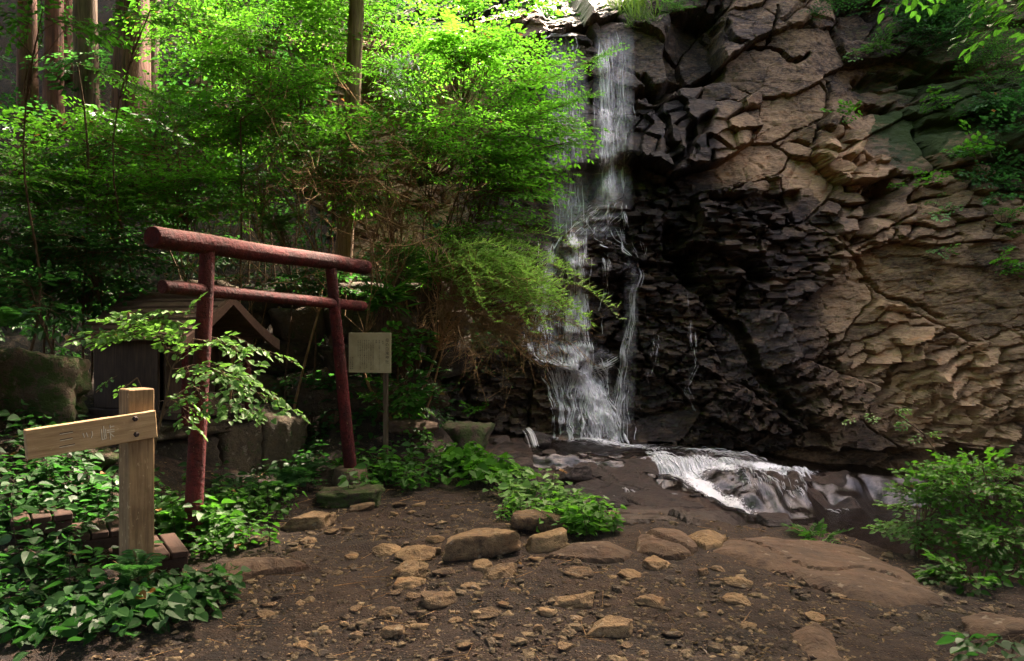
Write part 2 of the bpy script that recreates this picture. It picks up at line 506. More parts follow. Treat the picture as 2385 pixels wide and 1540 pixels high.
# ------------------------------------------------------------------ terrain
def bank_y(x):
    return np.interp(x, [-9, -1.6, -0.9, -0.1, 0.45, 1.0, 2.4, 2.8, 3.2, 4.0, 6.0, 12], [12.5, 11.5, 9.6, 7.7, 6.7, 6.4, 6.25, 5.7, 4.9, 3.7, 2.4, 1.0])

def ledge_y(x):
    return 10.35 + 0.2 * (x - 1.2) + 0.10 * np.sin(x * 3.1) + 0.05 * np.sin(x * 7.7)

def bed_z(x, y, rough=True):
    up = -0.20 - 0.05 * (x - 1) - 0.27 * sstep(3.0, 5.2, x)
    dl = -0.42 - 0.05 * (x - 1) - 0.05 * (10 - y) - 0.05 * np.floor((10.2 - y + 0.4 * np.sin(x * 2.3)) / 0.62)
    s1 = ((x - 1.75) + (y - 10.4) * 0.9) / 1.35 + 0.06 * np.sin(x * 6)
    low = sstep(-0.35, 0.55, s1)
    ds = ledge_y(x) - y
    zl = -0.36 - 0.05 * (x - 2) - 0.55 * sstep(0.0, 1.0, (ds + 0.14 * noise(x * 2.6, y * 1.5, 0, 55)) * (0.62 + 0.3 * sstep(3.2, 3.9, x)) + 0.0 * noise(x * 2.6, y * 1.5, 0, 55) + 0.09 * noise(x * 7, y * 5, 0, 56))
    dn = dl * (1 - low) + zl * low
    dn = np.maximum(dn, -0.95)
    k = sstep(-0.16, 0.04, y - ledge_y(x))
    z = dn * (1 - k) + up * k
    if rough:
        z = z + 0.05 * fbm(x * 1.6, y * 3.4, 0, 4, 5) - 0.03 * np.abs(fbm(x * 5, y * 8, 0, 3, 6)) + 0.03 * np.floor(3 * noise(x * 0.9, y * 2.6, 0, 8)) * sstep(11.6, 10.6, y)
    return z

def ground0(x, y):
    z = 0.02 * fbm(x * 0.9, y * 0.9, 0, 3, 11) + 0.012 * fbm(x * 5, y * 5, 0, 2, 13)
    z = z + 0.50 * sstep(7.2, 9.2, y) * sstep(-0.3, -1.2, x) * np.maximum(sstep(-2.5, -1.9, x), sstep(9.0, 9.8, y))
    lx = np.minimum(np.maximum(0, -2.45 - x), 2.0)
    z = z + 0.42 * lx * sstep(3.2, 6.2, y) + 0.05 * lx
    y0 = np.interp(x, [-30, -3.4, -2.4, -1.2, -0.4], [10.0, 10.0, 10.6, 11.8, 13.5])
    hill = np.maximum(0, y - y0)
    hill = hill * 0.85 + 0.75 * np.maximum(0, y - 14.0)
    z = z + np.where(x < 0.5, np.minimum(hill, 12 + 0.1 * hill), 0.0) * (1 + 0.10 * fbm(x * 0.5, y * 0.5, 0, 3, 21))
    z = z - 0.10 * sstep(1.0, 3.0, x)          # the path dips a little to the right
    return z

def top_z(x):
    return np.interp(x, [-6, -0.6, 0.45, 0.62, 1.28, 1.40, 1.55, 2.3, 2.5, 3.75, 3.95, 12], [6.6, 6.7, 6.85, 6.62, 6.62, 7.05, 6.78, 6.98, 7.30, 7.40, 11, 11])

def base_y(x, z):
    y = 12.25 + 0.20 * np.maximum(z, -0.5) - 0.05 * np.maximum(0, x - 4) ** 2
    y = y + 0.28 * np.maximum(0, z - 3.2) * sstep(4.8, 6.4, x)
    y = y + 0.35 * sstep(-0.2, -1.6, x) - 0.25 * sstep(1.0, 3.4, x) * sstep(5.5, 3.0, z)
    return y + 1.5 * np.maximum(0, z - top_z(x))

def ground_z(x, y):
    x, y = np.asarray(x, float), np.asarray(y, float)
    s = sstep(-0.05, 0.75, y - bank_y(x) + 0.12 * noise(x * 2.1, y * 2.1, 0, 3)) * (x > -3)
    s = s * sstep(-1.6, -0.8, x)
    z = ground0(x, y) * (1 - s) + bed_z(x, y) * s
    plateau = sstep(0.3, 1.0, y - base_y(x, 10.5)) * sstep(3.9, 4.6, x)        # the wooded level above the cliff
    return z * (1 - plateau) + 10.9 * plateau

def gz(x, y):
    return float(ground_z(np.array([x]), np.array([y]))[0])

def grid_faces(ny, nx):
    i = np.arange(ny - 1)[:, None] * nx + np.arange(nx - 1)[None]
    return np.stack([i, i + 1, i + nx + 1, i + nx], -1).reshape(-1, 4)

def axis(parts):
    out = []
    for a, b, st in parts: out.append(np.arange(a, b, st))
    return np.concatenate(out)
gx = axis([(-120, -20, 10), (-20, -7, 0.5), (-7, 6, 0.045), (6, 20, 0.5), (20, 121, 10)])
gy = axis([(-120, -20, 10), (-20, 1, 0.5), (1, 7.5, 0.04), (7.5, 13.5, 0.06), (13.5, 30, 0.5), (30, 121, 10)])
X, Y = np.meshgrid(gx, gy)
Z = ground_z(X, Y)
near = sstep(2, 3, Y) * sstep(13, 11, Y) * sstep(-6, -5, X) * sstep(6, 5, X)
Z = Z + near * (0.010 * fbm(X * 9, Y * 9, 0, 3, 31) + 0.006 * np.abs(noise(X * 22, Y * 22, 0, 37)))
wetm = sstep(0.05, 0.6, Y - bank_y(X)) * (X > -1.4)
lit = np.clip(sstep(-1.8, -2.6, X) + sstep(9.0, 9.8, Y) * (X < 0), 0, 1)
def gz(x, y):
    """Height of the ground sheet, read from its grid."""
    i = min(max(float(np.interp(x, gx, np.arange(len(gx)))), 0), len(gx) - 1.001); j = min(max(float(np.interp(y, gy, np.arange(len(gy)))), 0), len(gy) - 1.001)
    a, b = int(i), int(j); f, g = i - a, j - b
    return float((Z[b, a] * (1 - f) + Z[b, a + 1] * f) * (1 - g) + (Z[b + 1, a] * (1 - f) + Z[b + 1, a + 1] * f) * g)
ground = put('ground', mesh('ground', np.stack([X, Y, Z], -1).reshape(-1, 3), grid_faces(*X.shape),
             attrs={'rk': np.stack([lit, wetm, lit * 0], -1).reshape(-1, 3)}), M['ground'])
ground['kind'] = 'structure'
ground['label'] = 'brown dirt and gravel path ground with a wet stream bed and leafy hillside'

# ------------------------------------------------------------------ cliff
cpts = np.array([   # px, py, cell width, cell height, tilt deg, relief, round, tone, wet, moss
    (1350, 80, .45, .25, 0, .16, .2, .5, .9, .0), (1430, 300, .6, .5, 0, .10, .1, .35, 1, 0),
    (1560, 90, 1.0, .8, 0, .10, .0, .42, .55, 0), (1780, 60, 1.15, 1.25, 5, .22, .0, .42, 0, 0),
    (1850, 110, 1.0, 1.0, 5, .22, .0, .46, 0, 0), (1600, 230, .6, .4, 18, .22, .1, .42, .6, 0), (1700, 215, .8, .4, 22, .2, .1, .42, .15, 0),
    (1800, 270, .55, .38, 35, .30, .1, .52, .05, 0), (1900, 260, .45, .6, 60, .28, .1, .42, 0, .1),
    (1740, 360, .46, .44, 0, .40, .35, .58, .05, 0), (1920, 400, .62, .42, 25, .42, .3, .70, 0, 0),
    (1560, 330, .4, .4, 0, .2, .1, .5, .8, 0), (1560, 430, .4, .2, 0, .26, .1, .42, 1, 0), (1620, 560, .4, .14, 0, .26, .1, .42, .9, 0),
    (2050, 100, 1.2, .7, 0, .3, .1, .25, .05, .35), (2120, 220, 1.2, .5, -5, .25, .1, .36, .05, .35),
    (2140, 290, .8, .5, 30, .22, .2, .42, 0, .8), (2300, 80, .7, .4, 10, .3, .2, .62, 0, .35),
    (2300, 330, .6, .4, 20, .3, .2, .32, .05, .5), (2100, 390, .7, .55, 50, .3, .2, .42, 0, .35), (2250, 450, .5, .3, 20, .3, .3, .40, 0, .25),
    (1680, 500, .34, .13, 0, .2, .1, .42, .8, 0), (1850, 500, .45, .16, 0, .2, .1, .42, .45, 0), (1960, 530, .55, .3, 8, .28, .2, .50, .1, 0), (2150, 490, .7, .34, 5, .3, .3, .48, .05, 0),
    (2280, 500, .5, .32, 25, .3, .2, .44, 0, .1), (1730, 620, .45, .15, -5, .28, .1, .38, .95, 0), (1900, 600, .3, .13, 0, .18, .1, .55, .4, 0),
    (1990, 610, .34, .17, 4, .20, .3, .68, .02, 0), (2130, 600, .5, .2, 0, .2, .2, .46, .2, 0), (2300, 620, .5, .2, 0, .22, .2, .42, .1, .15),
    (1560, 780, .26, .09, -10, .15, .1, .48, 1, 0), (1700, 760, .26, .10, 12, .17, .1, .5, .9, 0), (1850, 780, .3, .14, 15, .2, .2, .55, .35, 0),
    (2010, 720, .6, .26, 8, .20, .1, .70, .02, 0), (2060, 830, .7, .28, 28, .22, .1, .76, .0, 0), (2200, 730, .5, .18, 10, .22, .2, .58, .1, 0),
    (2340, 760, .5, .24, 10, .26, .4, .55, .1, 0), (2220, 880, .5, .14, 36, .24, .1, .60, .05, 0), (2080, 930, .55, .17, 38, .22, .1, .62, .1, 0),
    (2330, 950, .36, .14, 30, .24, .3, .42, .15, 0), (1900, 900, .3, .12, 30, .2, .1, .58, .3, 0), (1950, 1010, .3, .14, 20, .2, .2, .5, .4, 0),
    (2150, 1010, .34, .13, 10, .18, .2, .40, .3, 0), (1750, 930, .24, .09, 25, .16, .1, .48, .85, 0), (1600, 930, .22, .08, 10, .13, .1, .46, 1, 0),
    (1420, 600, .3, .10, 0, .13, .1, .45, 1, 0), (1340, 850, .3, .10, -8, .16, .2, .5, 1, 0), (1480, 950, .24, .08, 8, .12, .1, .45, 1, 0),
    (1200, 900, .35, .10, 0, .18, .1, .42, .9, 0), (1180, 500, .6, .35, 0, .2, .1, .3, .9, 0), (960, 500, .5, .22, 25, .3, .1, .85, .15, 0), (930, 200, .5, .3, 0, .3, .2, .95, .1, 0),
    (800, 400, .6, .3, 0, .3, .1, .4, .2, .2)])

big_ = (cpts[:, 1] < 340) & (cpts[:, 0] > 1480)
cpts[:, 2:4] *= np.where(big_, 1.35, np.where(cpts[:, 8] > 0.75, 1.05, 1.15))[:, None]
cxs = axis([(-5.5, -1.2, 0.07), (-1.2, 9.0, 0.026), (9.0, 14.0, 0.12)])
czs = axis([(-1.5, 7.9, 0.026), (7.9, 11.5, 0.12)])
GX, GZ = np.meshgrid(cxs, czs)
shp = GX.shape
gxf, gzf = GX.ravel(), GZ.ravel()
by = base_y(gxf, gzf)

def to_px(x, y, z):
    return CX + F * x / y, CY - F * (z - EYE) / y

def field(px, py):
    d2 = (px[:, None] - cpts[None, :, 0]) ** 2 + (py[:, None] - cpts[None, :, 1]) ** 2
    w = 1.0 / (d2 + 400.0) ** 1.7
    w /= w.sum(1, keepdims=True)
    return w @ cpts[:, 2:]

R0 = rng(4)
seeds = np.zeros((6000, 2)); sinfo = np.zeros((6000, 8)); ns = 0
cand = np.stack([R0.uniform(-5.5, 12, 42000), R0.uniform(-1.5, 10, 42000)], 1)
cfx = np.concatenate([field(*to_px(c[:, 0], base_y(c[:, 0], c[:, 1]), c[:, 1])) for c in np.array_split(cand, 8)])
for c, f in zip(cand, cfx):
    sc_ = math.exp(R0.normal(0.0, 0.55))
    a, b, th = f[0] * sc_, f[1] * sc_, math.radians(f[2])
    if ns:
        dx, dz = seeds[:ns, 0] - c[0], seeds[:ns, 1] - c[1]
        u = (dx * math.cos(th) + dz * math.sin(th)) / a; v = (-dx * math.sin(th) + dz * math.cos(th)) / b
        if (u * u + v * v).min() < 0.62: continue
    seeds[ns] = c; sinfo[ns] = f; ns += 1
    if ns == 6000: break
seeds, sinfo = seeds[:ns], sinfo[:ns]

def voronoi(x, z, chunk=4000):
    """Nearest and second nearest seed in each seed's own metric, with warped coordinates."""
    n = len(x)
    best = np.zeros(n, np.int32); sec = np.zeros(n, np.int32); d1 = np.zeros(n, np.float32); d2 = np.zeros(n, np.float32)
    ca, sa = np.cos(np.radians(sinfo[:, 2])).astype(np.float32), np.sin(np.radians(sinfo[:, 2])).astype(np.float32)
    order = np.argsort(np.floor(z / 0.7) * 1000 + x)
    for s in range(0, n, chunk):
        ii = order[s:s + chunk]
        xs, zs = x[ii].astype(np.float32), z[ii].astype(np.float32)
        near_ = np.where((seeds[:, 0] > xs.min() - 1.6) & (seeds[:, 0] < xs.max() + 1.6) & (seeds[:, 1] > zs.min() - 1.4) & (seeds[:, 1] < zs.max() + 1.4))[0]
        dx = xs[:, None] - seeds[near_, 0].astype(np.float32)[None]
        dz = zs[:, None] - seeds[near_, 1].astype(np.float32)[None]
        u = (dx * ca[near_] + dz * sa[near_]) / sinfo[near_, 0].astype(np.float32)
        v = (-dx * sa[near_] + dz * ca[near_]) / sinfo[near_, 1].astype(np.float32)
        p = np.sqrt(u * u + v * v)
        k = np.argpartition(p, 1, axis=1)[:, :2]
        r = np.arange(len(ii))
        pa, pb = p[r, k[:, 0]], p[r, k[:, 1]]
        sw = pa > pb
        best[ii] = near_[np.where(sw, k[:, 1], k[:, 0])]; sec[ii] = near_[np.where(sw, k[:, 0], k[:, 1])]
        d1[ii] = np.minimum(pa, pb); d2[ii] = np.maximum(pa, pb)
    return best, sec, d1, d2

wx = gxf + 0.035 * fbm(gxf * 1.7, gzf * 1.7, 0, 3, 41) + 0.012 * noise(gxf * 9, gzf * 9, 0, 44)
wz = gzf + 0.025 * fbm(gxf * 1.7, gzf * 1.7, 5, 3, 47) + 0.010 * noise(gxf * 9, gzf * 9, 5, 48)
cell, csec, e1, e2 = voronoi(wx, wz)
ed = e2 - e1
inf = sinfo[cell]
Rc = rng(9)
crand = Rc.uniform(0, 1, ns); ctx = Rc.normal(0, 1, ns); ctz = Rc.normal(0.25, 0.8, ns); ctone = Rc.normal(0, 0.10, ns)
relief, rnd = inf[:, 5 - 2], inf[:, 6 - 2]
size = np.sqrt(inf[:, 0] * inf[:, 1])
NC = 190
cl_seed = np.stack([Rc.uniform(-6, 12, NC), Rc.uniform(-1.6, 10, NC)], 1)
cux = gxf + 0.22 * fbm(gxf * 0.9, gzf * 0.9, 2, 3, 141) + 0.02 * noise(gxf * 8, gzf * 8, 0, 144)
cuz = gzf + 0.14 * fbm(gxf * 0.9, gzf * 0.9, 7, 3, 147) + 0.02 * noise(gxf * 8, gzf * 8, 3, 148)
cu = np.zeros(len(gxf), int); cd1 = np.zeros(len(gxf)); cd2 = np.zeros(len(gxf))
for s0 in range(0, len(gxf), 20000):
    dx = (cux[s0:s0 + 20000, None] - cl_seed[None, :, 0]); dz = (cuz[s0:s0 + 20000, None] - cl_seed[None, :, 1])
    u = dx * 0.94 + dz * 0.34; v = -dx * 0.34 + dz * 0.94
    dd = np.sqrt(u * u + (v / 0.62) ** 2)
    k2 = np.argpartition(dd, 1, axis=1)[:, :2]; r_ = np.arange(len(dd)); pa, pb = dd[r_, k2[:, 0]], dd[r_, k2[:, 1]]
    cu[s0:s0 + 20000] = np.where(pa < pb, k2[:, 0], k2[:, 1]); cd1[s0:s0 + 20000] = np.minimum(pa, pb); cd2[s0:s0 + 20000] = np.maximum(pa, pb)
clr, cltx, cltz = Rc.uniform(0, 1, NC), Rc.normal(0, 0.14, NC), Rc.normal(0.08, 0.13, NC)
cinf = field(*to_px(cl_seed[:, 0], base_y(cl_seed[:, 0], cl_seed[:, 1]), cl_seed[:, 1]))
massive = (Rc.uniform(0, 1, NC) < np.where(cinf[:, 0] * cinf[:, 1] > 0.25, 0.55, np.where(cinf[:, 6] > 0.6, 0.12, 0.26)))
cf = np.where(massive, Rc.uniform(0.05, 0.22, NC), Rc.uniform(0.6, 1.15, NC))[cu]
off = -0.34 * clr[cu] * np.clip(relief / 0.2, 0.6, 1.3) + cltx[cu] * (cux - cl_seed[cu, 0]) + cltz[cu] * (cuz - cl_seed[cu, 1])
off += 0.16 * (1 - sstep(0.0, 0.05, cd2 - cd1))
off += -relief * cf * 0.95 * crand[cell] ** 1.4
off += relief * cf * 0.8 * (ctx[cell] * (wx - seeds[cell, 0]) / inf[:, 0] + ctz[cell] * (wz - seeds[cell, 1]) / inf[:, 1])
lo_, hi_ = np.minimum(cell, csec), np.maximum(cell, csec)
crk = np.where(hash3(lo_, hi_, lo_ * 0, 12) < 0.42, 1.0, 0.0)
crk = np.maximum(crk, sstep(0.2, 0.6, rnd))
off += relief * cf * (0.55 + 0.6 * rnd) * (1 - sstep(0.0, 0.07 + 0.4 * rnd, ed)) * crk
off += relief * rnd * cf * 1.1 * e1 ** 2
# thin beds inside the blocks
lay = gzf + 0.10 * fbm(gxf * 0.8, gzf * 0.8, 0, 3, 51) - np.tan(np.radians(np.clip(inf[:, 2], -20, 40))) * gxf * 0.8
li = np.floor(lay / 0.10)
small = sstep(0.50, 0.25, size) * np.clip(cf + 0.25, 0, 1)
off += small * 0.085 * (hash3(li, np.floor(gxf * 2.3 + 0.6 * noise(gxf, gzf, 3, 4) + hash3(li, li, li, 3) * 5), li * 0, 5) - 0.5) * 2
off += 0.05 * fbm(gxf * 1.1, gzf * 1.1, 0, 2, 61) + 0.030 * (1 - np.abs(fbm(gxf * 3.5, gzf * 5, 0, 3, 63))) + 0.015 * fbm(gxf * 11, gzf * 14, 0, 2, 64)
gpx, gpy = to_px(gxf, by, gzf)

def boxmask(x0, x1, y0, y1, s=14):
    return sstep(x0 - s, x0 + s, gpx) * sstep(x1 + s, x1 - s, gpx) * sstep(y0 - s, y0 + s, gpy) * sstep(y1 + s, y1 - s, gpy)

def linemask(pts, w):
    dmin = np.full(len(gpx), 1e9)
    for (x0, y0), (x1, y1) in zip(pts[:-1], pts[1:]):
        dx, dy = x1 - x0, y1 - y0
        t = np.clip(((gpx - x0) * dx + (gpy - y0) * dy) / (dx * dx + dy * dy), 0, 1)
        dmin = np.minimum(dmin, np.hypot(gpx - x0 - t * dx, gpy - y0 - t * dy))
    return sstep(w, w * 0.35, dmin + 5 * noise(gpx / 22, gpy / 22, 0, 77))

jit = 10 * noise(gpx / 60, gpy / 60, 0, 71)
gpx0, gpy0 = gpx, gpy
gpx = gpx + 14 * noise(gpx0 / 45, gpy0 / 45, 0, 171) + 5 * noise(gpx0 / 14, gpy0 / 14, 0, 172); gpy = gpy + 14 * noise(gpx0 / 45, gpy0 / 45, 4, 173) + 5 * noise(gpx0 / 14, gpy0 / 14, 4, 174)
off += 0.75 * boxmask(1550, 1668, 34, 190, 7) * sstep(1500, 1640, gpx + 0.25 * gpy)       # dark recess beside the great block
off += 0.55 * sstep(0, 18, gpy + jit - 160 - 0.28 * (1660 - gpx)) * sstep(45, 15, gpy - 168 - 0.28 * (1650 - gpx)) * boxmask(1490, 1680, 120, 260, 10)
off += 0.5 * linemask([(1555, 545), (1560, 590), (1610, 655)], 34)
off += 0.30 * linemask([(1610, 655), (1690, 760), (1760, 850), (1830, 950), (1900, 1020)], 20)
off += 0.35 * linemask([(1590, 590), (1680, 600), (1750, 640)], 26)
off += 0.95 * boxmask(1560, 2330, 1046, 1120, 16) * sstep(1560, 1900, gpx)                               # undercut at the foot
off += 0.45 * linemask([(2060, 420), (2040, 470), (2000, 520), (1990, 560)], 26)
off += 0.50 * linemask([(2000, 205), (2060, 195), (2130, 190), (2230, 178)], 22)
off += 0.40 * linemask([(1990, 275), (2030, 262), (2080, 250)], 12)
off += 0.60 * boxmask(1945, 2040, 20, 110, 16)
off += 0.40 * linemask([(2140, 318), (2190, 300), (2290, 280)], 26)
off += 0.6 * boxmask(2300, 2420, 360, 470, 30)
off += 0.35 * linemask([(1640, 300), (1610, 330), (1560, 400)], 16)
off += 0.25 * linemask([(1490, 180), (1530, 240), (1540, 340), (1560, 440)], 12)
off += 0.22 * linemask([(1670, 10), (1680, 110), (1740, 130)], 7) + 0.25 * linemask([(1800, 30), (1790, 90), (1770, 130)], 6)
off += 0.35 * linemask([(1740, 128), (1790, 122), (1830, 140), (1880, 145)], 8)
off += 0.25 * linemask([(1660, 470), (1720, 480), (1840, 470)], 16)
for (a0, b0), (a1, b1), w_ in (((2060, 880), (2180, 760), 8), ((2130, 960), (2260, 830), 9), ((2010, 930), (2060, 880), 7), ((2190, 990), (2330, 880), 8),
                               ((2000, 650), (2120, 710), 9), ((2120, 710), (2180, 740), 7), ((1930, 780), (1935, 900), 9)):
    off += 0.16 * linemask([(a0, b0), (a1, b1)], w_)
gpx, gpy = gpx0, gpy0
tr = np.clip(0.6 * (noise(gxf * 2.2, gzf * 1.2, 0, 81) + 0.4), 0, 1)
yy = by + off
CLIFF_Y = yy.reshape(shp)
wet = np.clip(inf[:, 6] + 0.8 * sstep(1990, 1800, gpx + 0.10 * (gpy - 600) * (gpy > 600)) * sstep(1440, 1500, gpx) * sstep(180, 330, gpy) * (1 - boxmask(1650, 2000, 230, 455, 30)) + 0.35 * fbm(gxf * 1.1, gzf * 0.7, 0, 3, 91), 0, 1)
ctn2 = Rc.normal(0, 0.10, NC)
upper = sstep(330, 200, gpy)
tone = np.clip(inf[:, 5] - 0.17 * upper - 0.10 * (1 - sstep(0.55, 0.7, inf[:, 5])) + 0.16 * (1 - inf[:, 6]) * sstep(150, 420, gpy) + ctone[cell] * np.where(massive[cu], 0.2, 1.0) + ctn2[cu], 0.05, 0.95)  # rock tone, lightened over the lower dry rock to stand in for light
cell = np.where(massive[cu], ns + cu, cell)
ns = ns + NC
moss = np.clip(inf[:, 7] * 1.35 + 0.15 * fbm(gxf * 1.5, gzf * 1.5, 0, 2, 95) * (inf[:, 7] > 0.05), 0, 1)
above = sstep(0.1, 0.5, gzf - top_z(gxf)) * (gxf < 4)
tone = tone * (1 - 0.6 * above); moss = np.maximum(moss, 0.9 * above)
VV = np.stack([gxf, yy, gzf], 1)
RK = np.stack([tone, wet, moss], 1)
quads = grid_faces(*shp)
qc = cell[quads[:, 0]]
# how large each block shows in the picture
qpx, qpy = gpx[quads[:, 0]], gpy[quads[:, 0]]
seen = (qpx > 1230) & (qpx < 2385) & (qpy > 0) & (qpy < 1080)
cnt = np.bincount(qc[seen], minlength=ns)
chosen = np.argsort(-cnt)[:300]
chosen = chosen[cnt[chosen] > 30]
cliff = thing('cliff', (3, 12.3, -0.5), 'tall fractured brown rock cliff, dark and wet beside the waterfall, dry and tan beyond', None)
cliff['kind'] = 'structure'
cliff.location = (0, 0, 0)
def sub_mesh(name, q):
    u, inv = np.unique(q, return_inverse=True)
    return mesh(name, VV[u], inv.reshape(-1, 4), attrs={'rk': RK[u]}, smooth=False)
order = np.argsort(qc, kind='stable'); sq = qc[order]
for c in chosen:
    a, b = np.searchsorted(sq, c), np.searchsorted(sq, c, 'right')
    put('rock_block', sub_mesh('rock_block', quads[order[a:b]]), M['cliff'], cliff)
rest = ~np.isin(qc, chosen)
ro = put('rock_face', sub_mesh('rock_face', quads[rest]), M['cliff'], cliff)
ro['kind'] = 'stuff'

def cliff_y(x, z):
    """Front of the cliff at (x, z)."""
    i = np.clip(np.interp(x, cxs, np.arange(len(cxs))), 0, len(cxs) - 1.001); j = np.clip(np.interp(z, czs, np.arange(len(czs))), 0, len(czs) - 1.001)
    i0, j0 = i.astype(int), j.astype(int); fi, fj = i - i0, j - j0
    Y_ = CLIFF_Y
    return (Y_[j0, i0] * (1 - fi) * (1 - fj) + Y_[j0, i0 + 1] * fi * (1 - fj) + Y_[j0 + 1, i0] * (1 - fi) * fj + Y_[j0 + 1, i0 + 1] * fi * fj)

def on_cliff(px, py, lift=0.0):
    px, py = np.atleast_1d(np.asarray(px, float)), np.atleast_1d(np.asarray(py, float))
    d = np.full(px.shape, 13.0)
    for _ in range(8):
        x, z = (px - CX) * d / F, EYE - (py - CY) * d / F
        d = 0.4 * d + 0.6 * (cliff_y(x, z) - lift)
    return np.stack([(px - CX) * d / F, d, EYE - (py - CY) * d / F], -1)

# ------------------------------------------------------------------ waterfall
RW = rng(77)
waterfall = thing('waterfall', (0, 0, 0), 'white waterfall sliding in strands down the dark wet cliff into the stream', None)
waterfall['kind'] = 'structure'

def spline(pts, n):
    P = np.asarray(pts, float)
    L = np.concatenate([[0], np.cumsum(np.hypot(*(P[1:, :2] - P[:-1, :2]).T))])
    t = np.linspace(0, L[-1], n)
    return np.stack([np.interp(t, L, P[:, k]) for k in range(P.shape[1])], 1)

def filaments(paths, radii, n=4):
    """Many thin tubes of equal point count: paths (k, m, 3), radii (k, m)."""
    k, m, _ = paths.shape
    T = np.gradient(paths, axis=1); T /= np.linalg.norm(T, axis=2, keepdims=True) + 1e-9
    A = np.cross(T, np.array([0, 1.0, 0.15])); A /= np.linalg.norm(A, axis=2, keepdims=True) + 1e-9
    B = np.cross(T, A)
    th = np.arange(n) * 2 * math.pi / n
    V = paths[:, :, None] + radii[:, :, None, None] * (np.cos(th)[:, None] * A[:, :, None] + np.sin(th)[:, None] * B[:, :, None])
    i = (np.arange(k) * m * n)[:, None, None] + (np.arange(m - 1) * n)[None, :, None]
    j = np.arange(n)[None, None]; j2 = (j + 1) % n
    q = np.stack([i + j, i + n + j, i + n + j2, i + j2], -1).reshape(-1, 4)
    return V.reshape(-1, 3), q

# px, py, half width px; how many threads, thread radius (m), how far proud of the rock
STRANDS = [   # name, path (px, py, half width px), threads, radius (m), proud of the rock (m), length share, braiding px
    ('upper', [(1306, 84, 34), (1312, 130, 36), (1318, 200, 44), (1322, 300, 46), (1326, 420, 44), (1330, 555, 40)], 60, .0034, .10, .16, 5),
    ('upper', [(1430, 68, 42), (1432, 150, 42), (1428, 300, 44), (1424, 480, 46)], 60, .0034, .12, .18, 5),
    ('upper', [(1404, 90, 12), (1408, 200, 14), (1414, 330, 16), (1420, 480, 20)], 80, .0038, .12, .14, 5),
    ('upper', [(1306, 84, 34), (1308, 110, 36), (1300, 150, 40)], 110, .0050, .06, .35, 5),
    ('middle', [(1424, 470, 44), (1405, 500, 64), (1370, 545, 64)], 130, .0042, .04, .25, 9),
    ('middle', [(1420, 480, 55), (1440, 560, 55), (1480, 600, 22)], 90, .0036, .04, .25, 9),
    ('middle', [(1322, 545, 28), (1296, 585, 16), (1272, 650, 12), (1262, 710, 16), (1250, 780, 28)], 230, .0050, .05, .22, 6),
    ('middle', [(1338, 540, 26), (1345, 640, 20), (1342, 720, 22), (1340, 800, 30)], 560, .0056, .07, .2, 5),
    ('middle', [(1318, 560, 60), (1312, 680, 60), (1305, 790, 70)], 220, .0034, .04, .16, 8),
    ('lower', [(1250, 775, 34), (1262, 830, 38), (1300, 860, 56)], 240, .0056, .05, .3, 10),
    ('lower', [(1340, 790, 44), (1350, 830, 40), (1352, 870, 30), (1375, 900, 26), (1405, 960, 32), (1432, 1034, 32)], 900, .0072, .06, .16, 8),
    ('lower', [(1300, 840, 60), (1310, 900, 34), (1320, 960, 34), (1330, 1028, 46)], 480, .0058, .05, .2, 10),
    ('lower', [(1370, 830, 60), (1395, 900, 70), (1390, 960, 70), (1395, 1032, 80)], 330, .0048, .05, .16, 12),
    ('lower', [(1250, 820, 12), (1300, 848, 14), (1352, 872, 14), (1420, 850, 14), (1440, 835, 10)], 110, .0050, .05, .25, 6),
    ('side', [(1478, 595, 10), (1490, 640, 7), (1478, 700, 9), (1465, 765, 9), (1452, 850, 10), (1446, 930, 16), (1440, 1030, 26)], 260, .0042, .05, .14, 5),
    ('side', [(1400, 590, 8), (1412, 640, 10), (1402, 720, 10), (1395, 780, 14)], 60, .0034, .04, .2, 6),
    ('side', [(1604, 672, 4), (1608, 740, 6), (1614, 800, 8), (1622, 850, 5), (1600, 905, 6), (1622, 960, 8)], 60, .0026, .03, .10, 6),
    ('side', [(1520, 760, 14), (1524, 830, 16), (1520, 900, 20)], 30, .0028, .03, .14, 6),
    ('lip', [(1262, 92, 3), (1285, 83, 4), (1345, 82, 3)], 40, .006, .12, .5, 0),
    ('back', [(925, 120, 30), (935, 190, 40), (955, 260, 30)], 200, .009, .10, .3, 8),
]
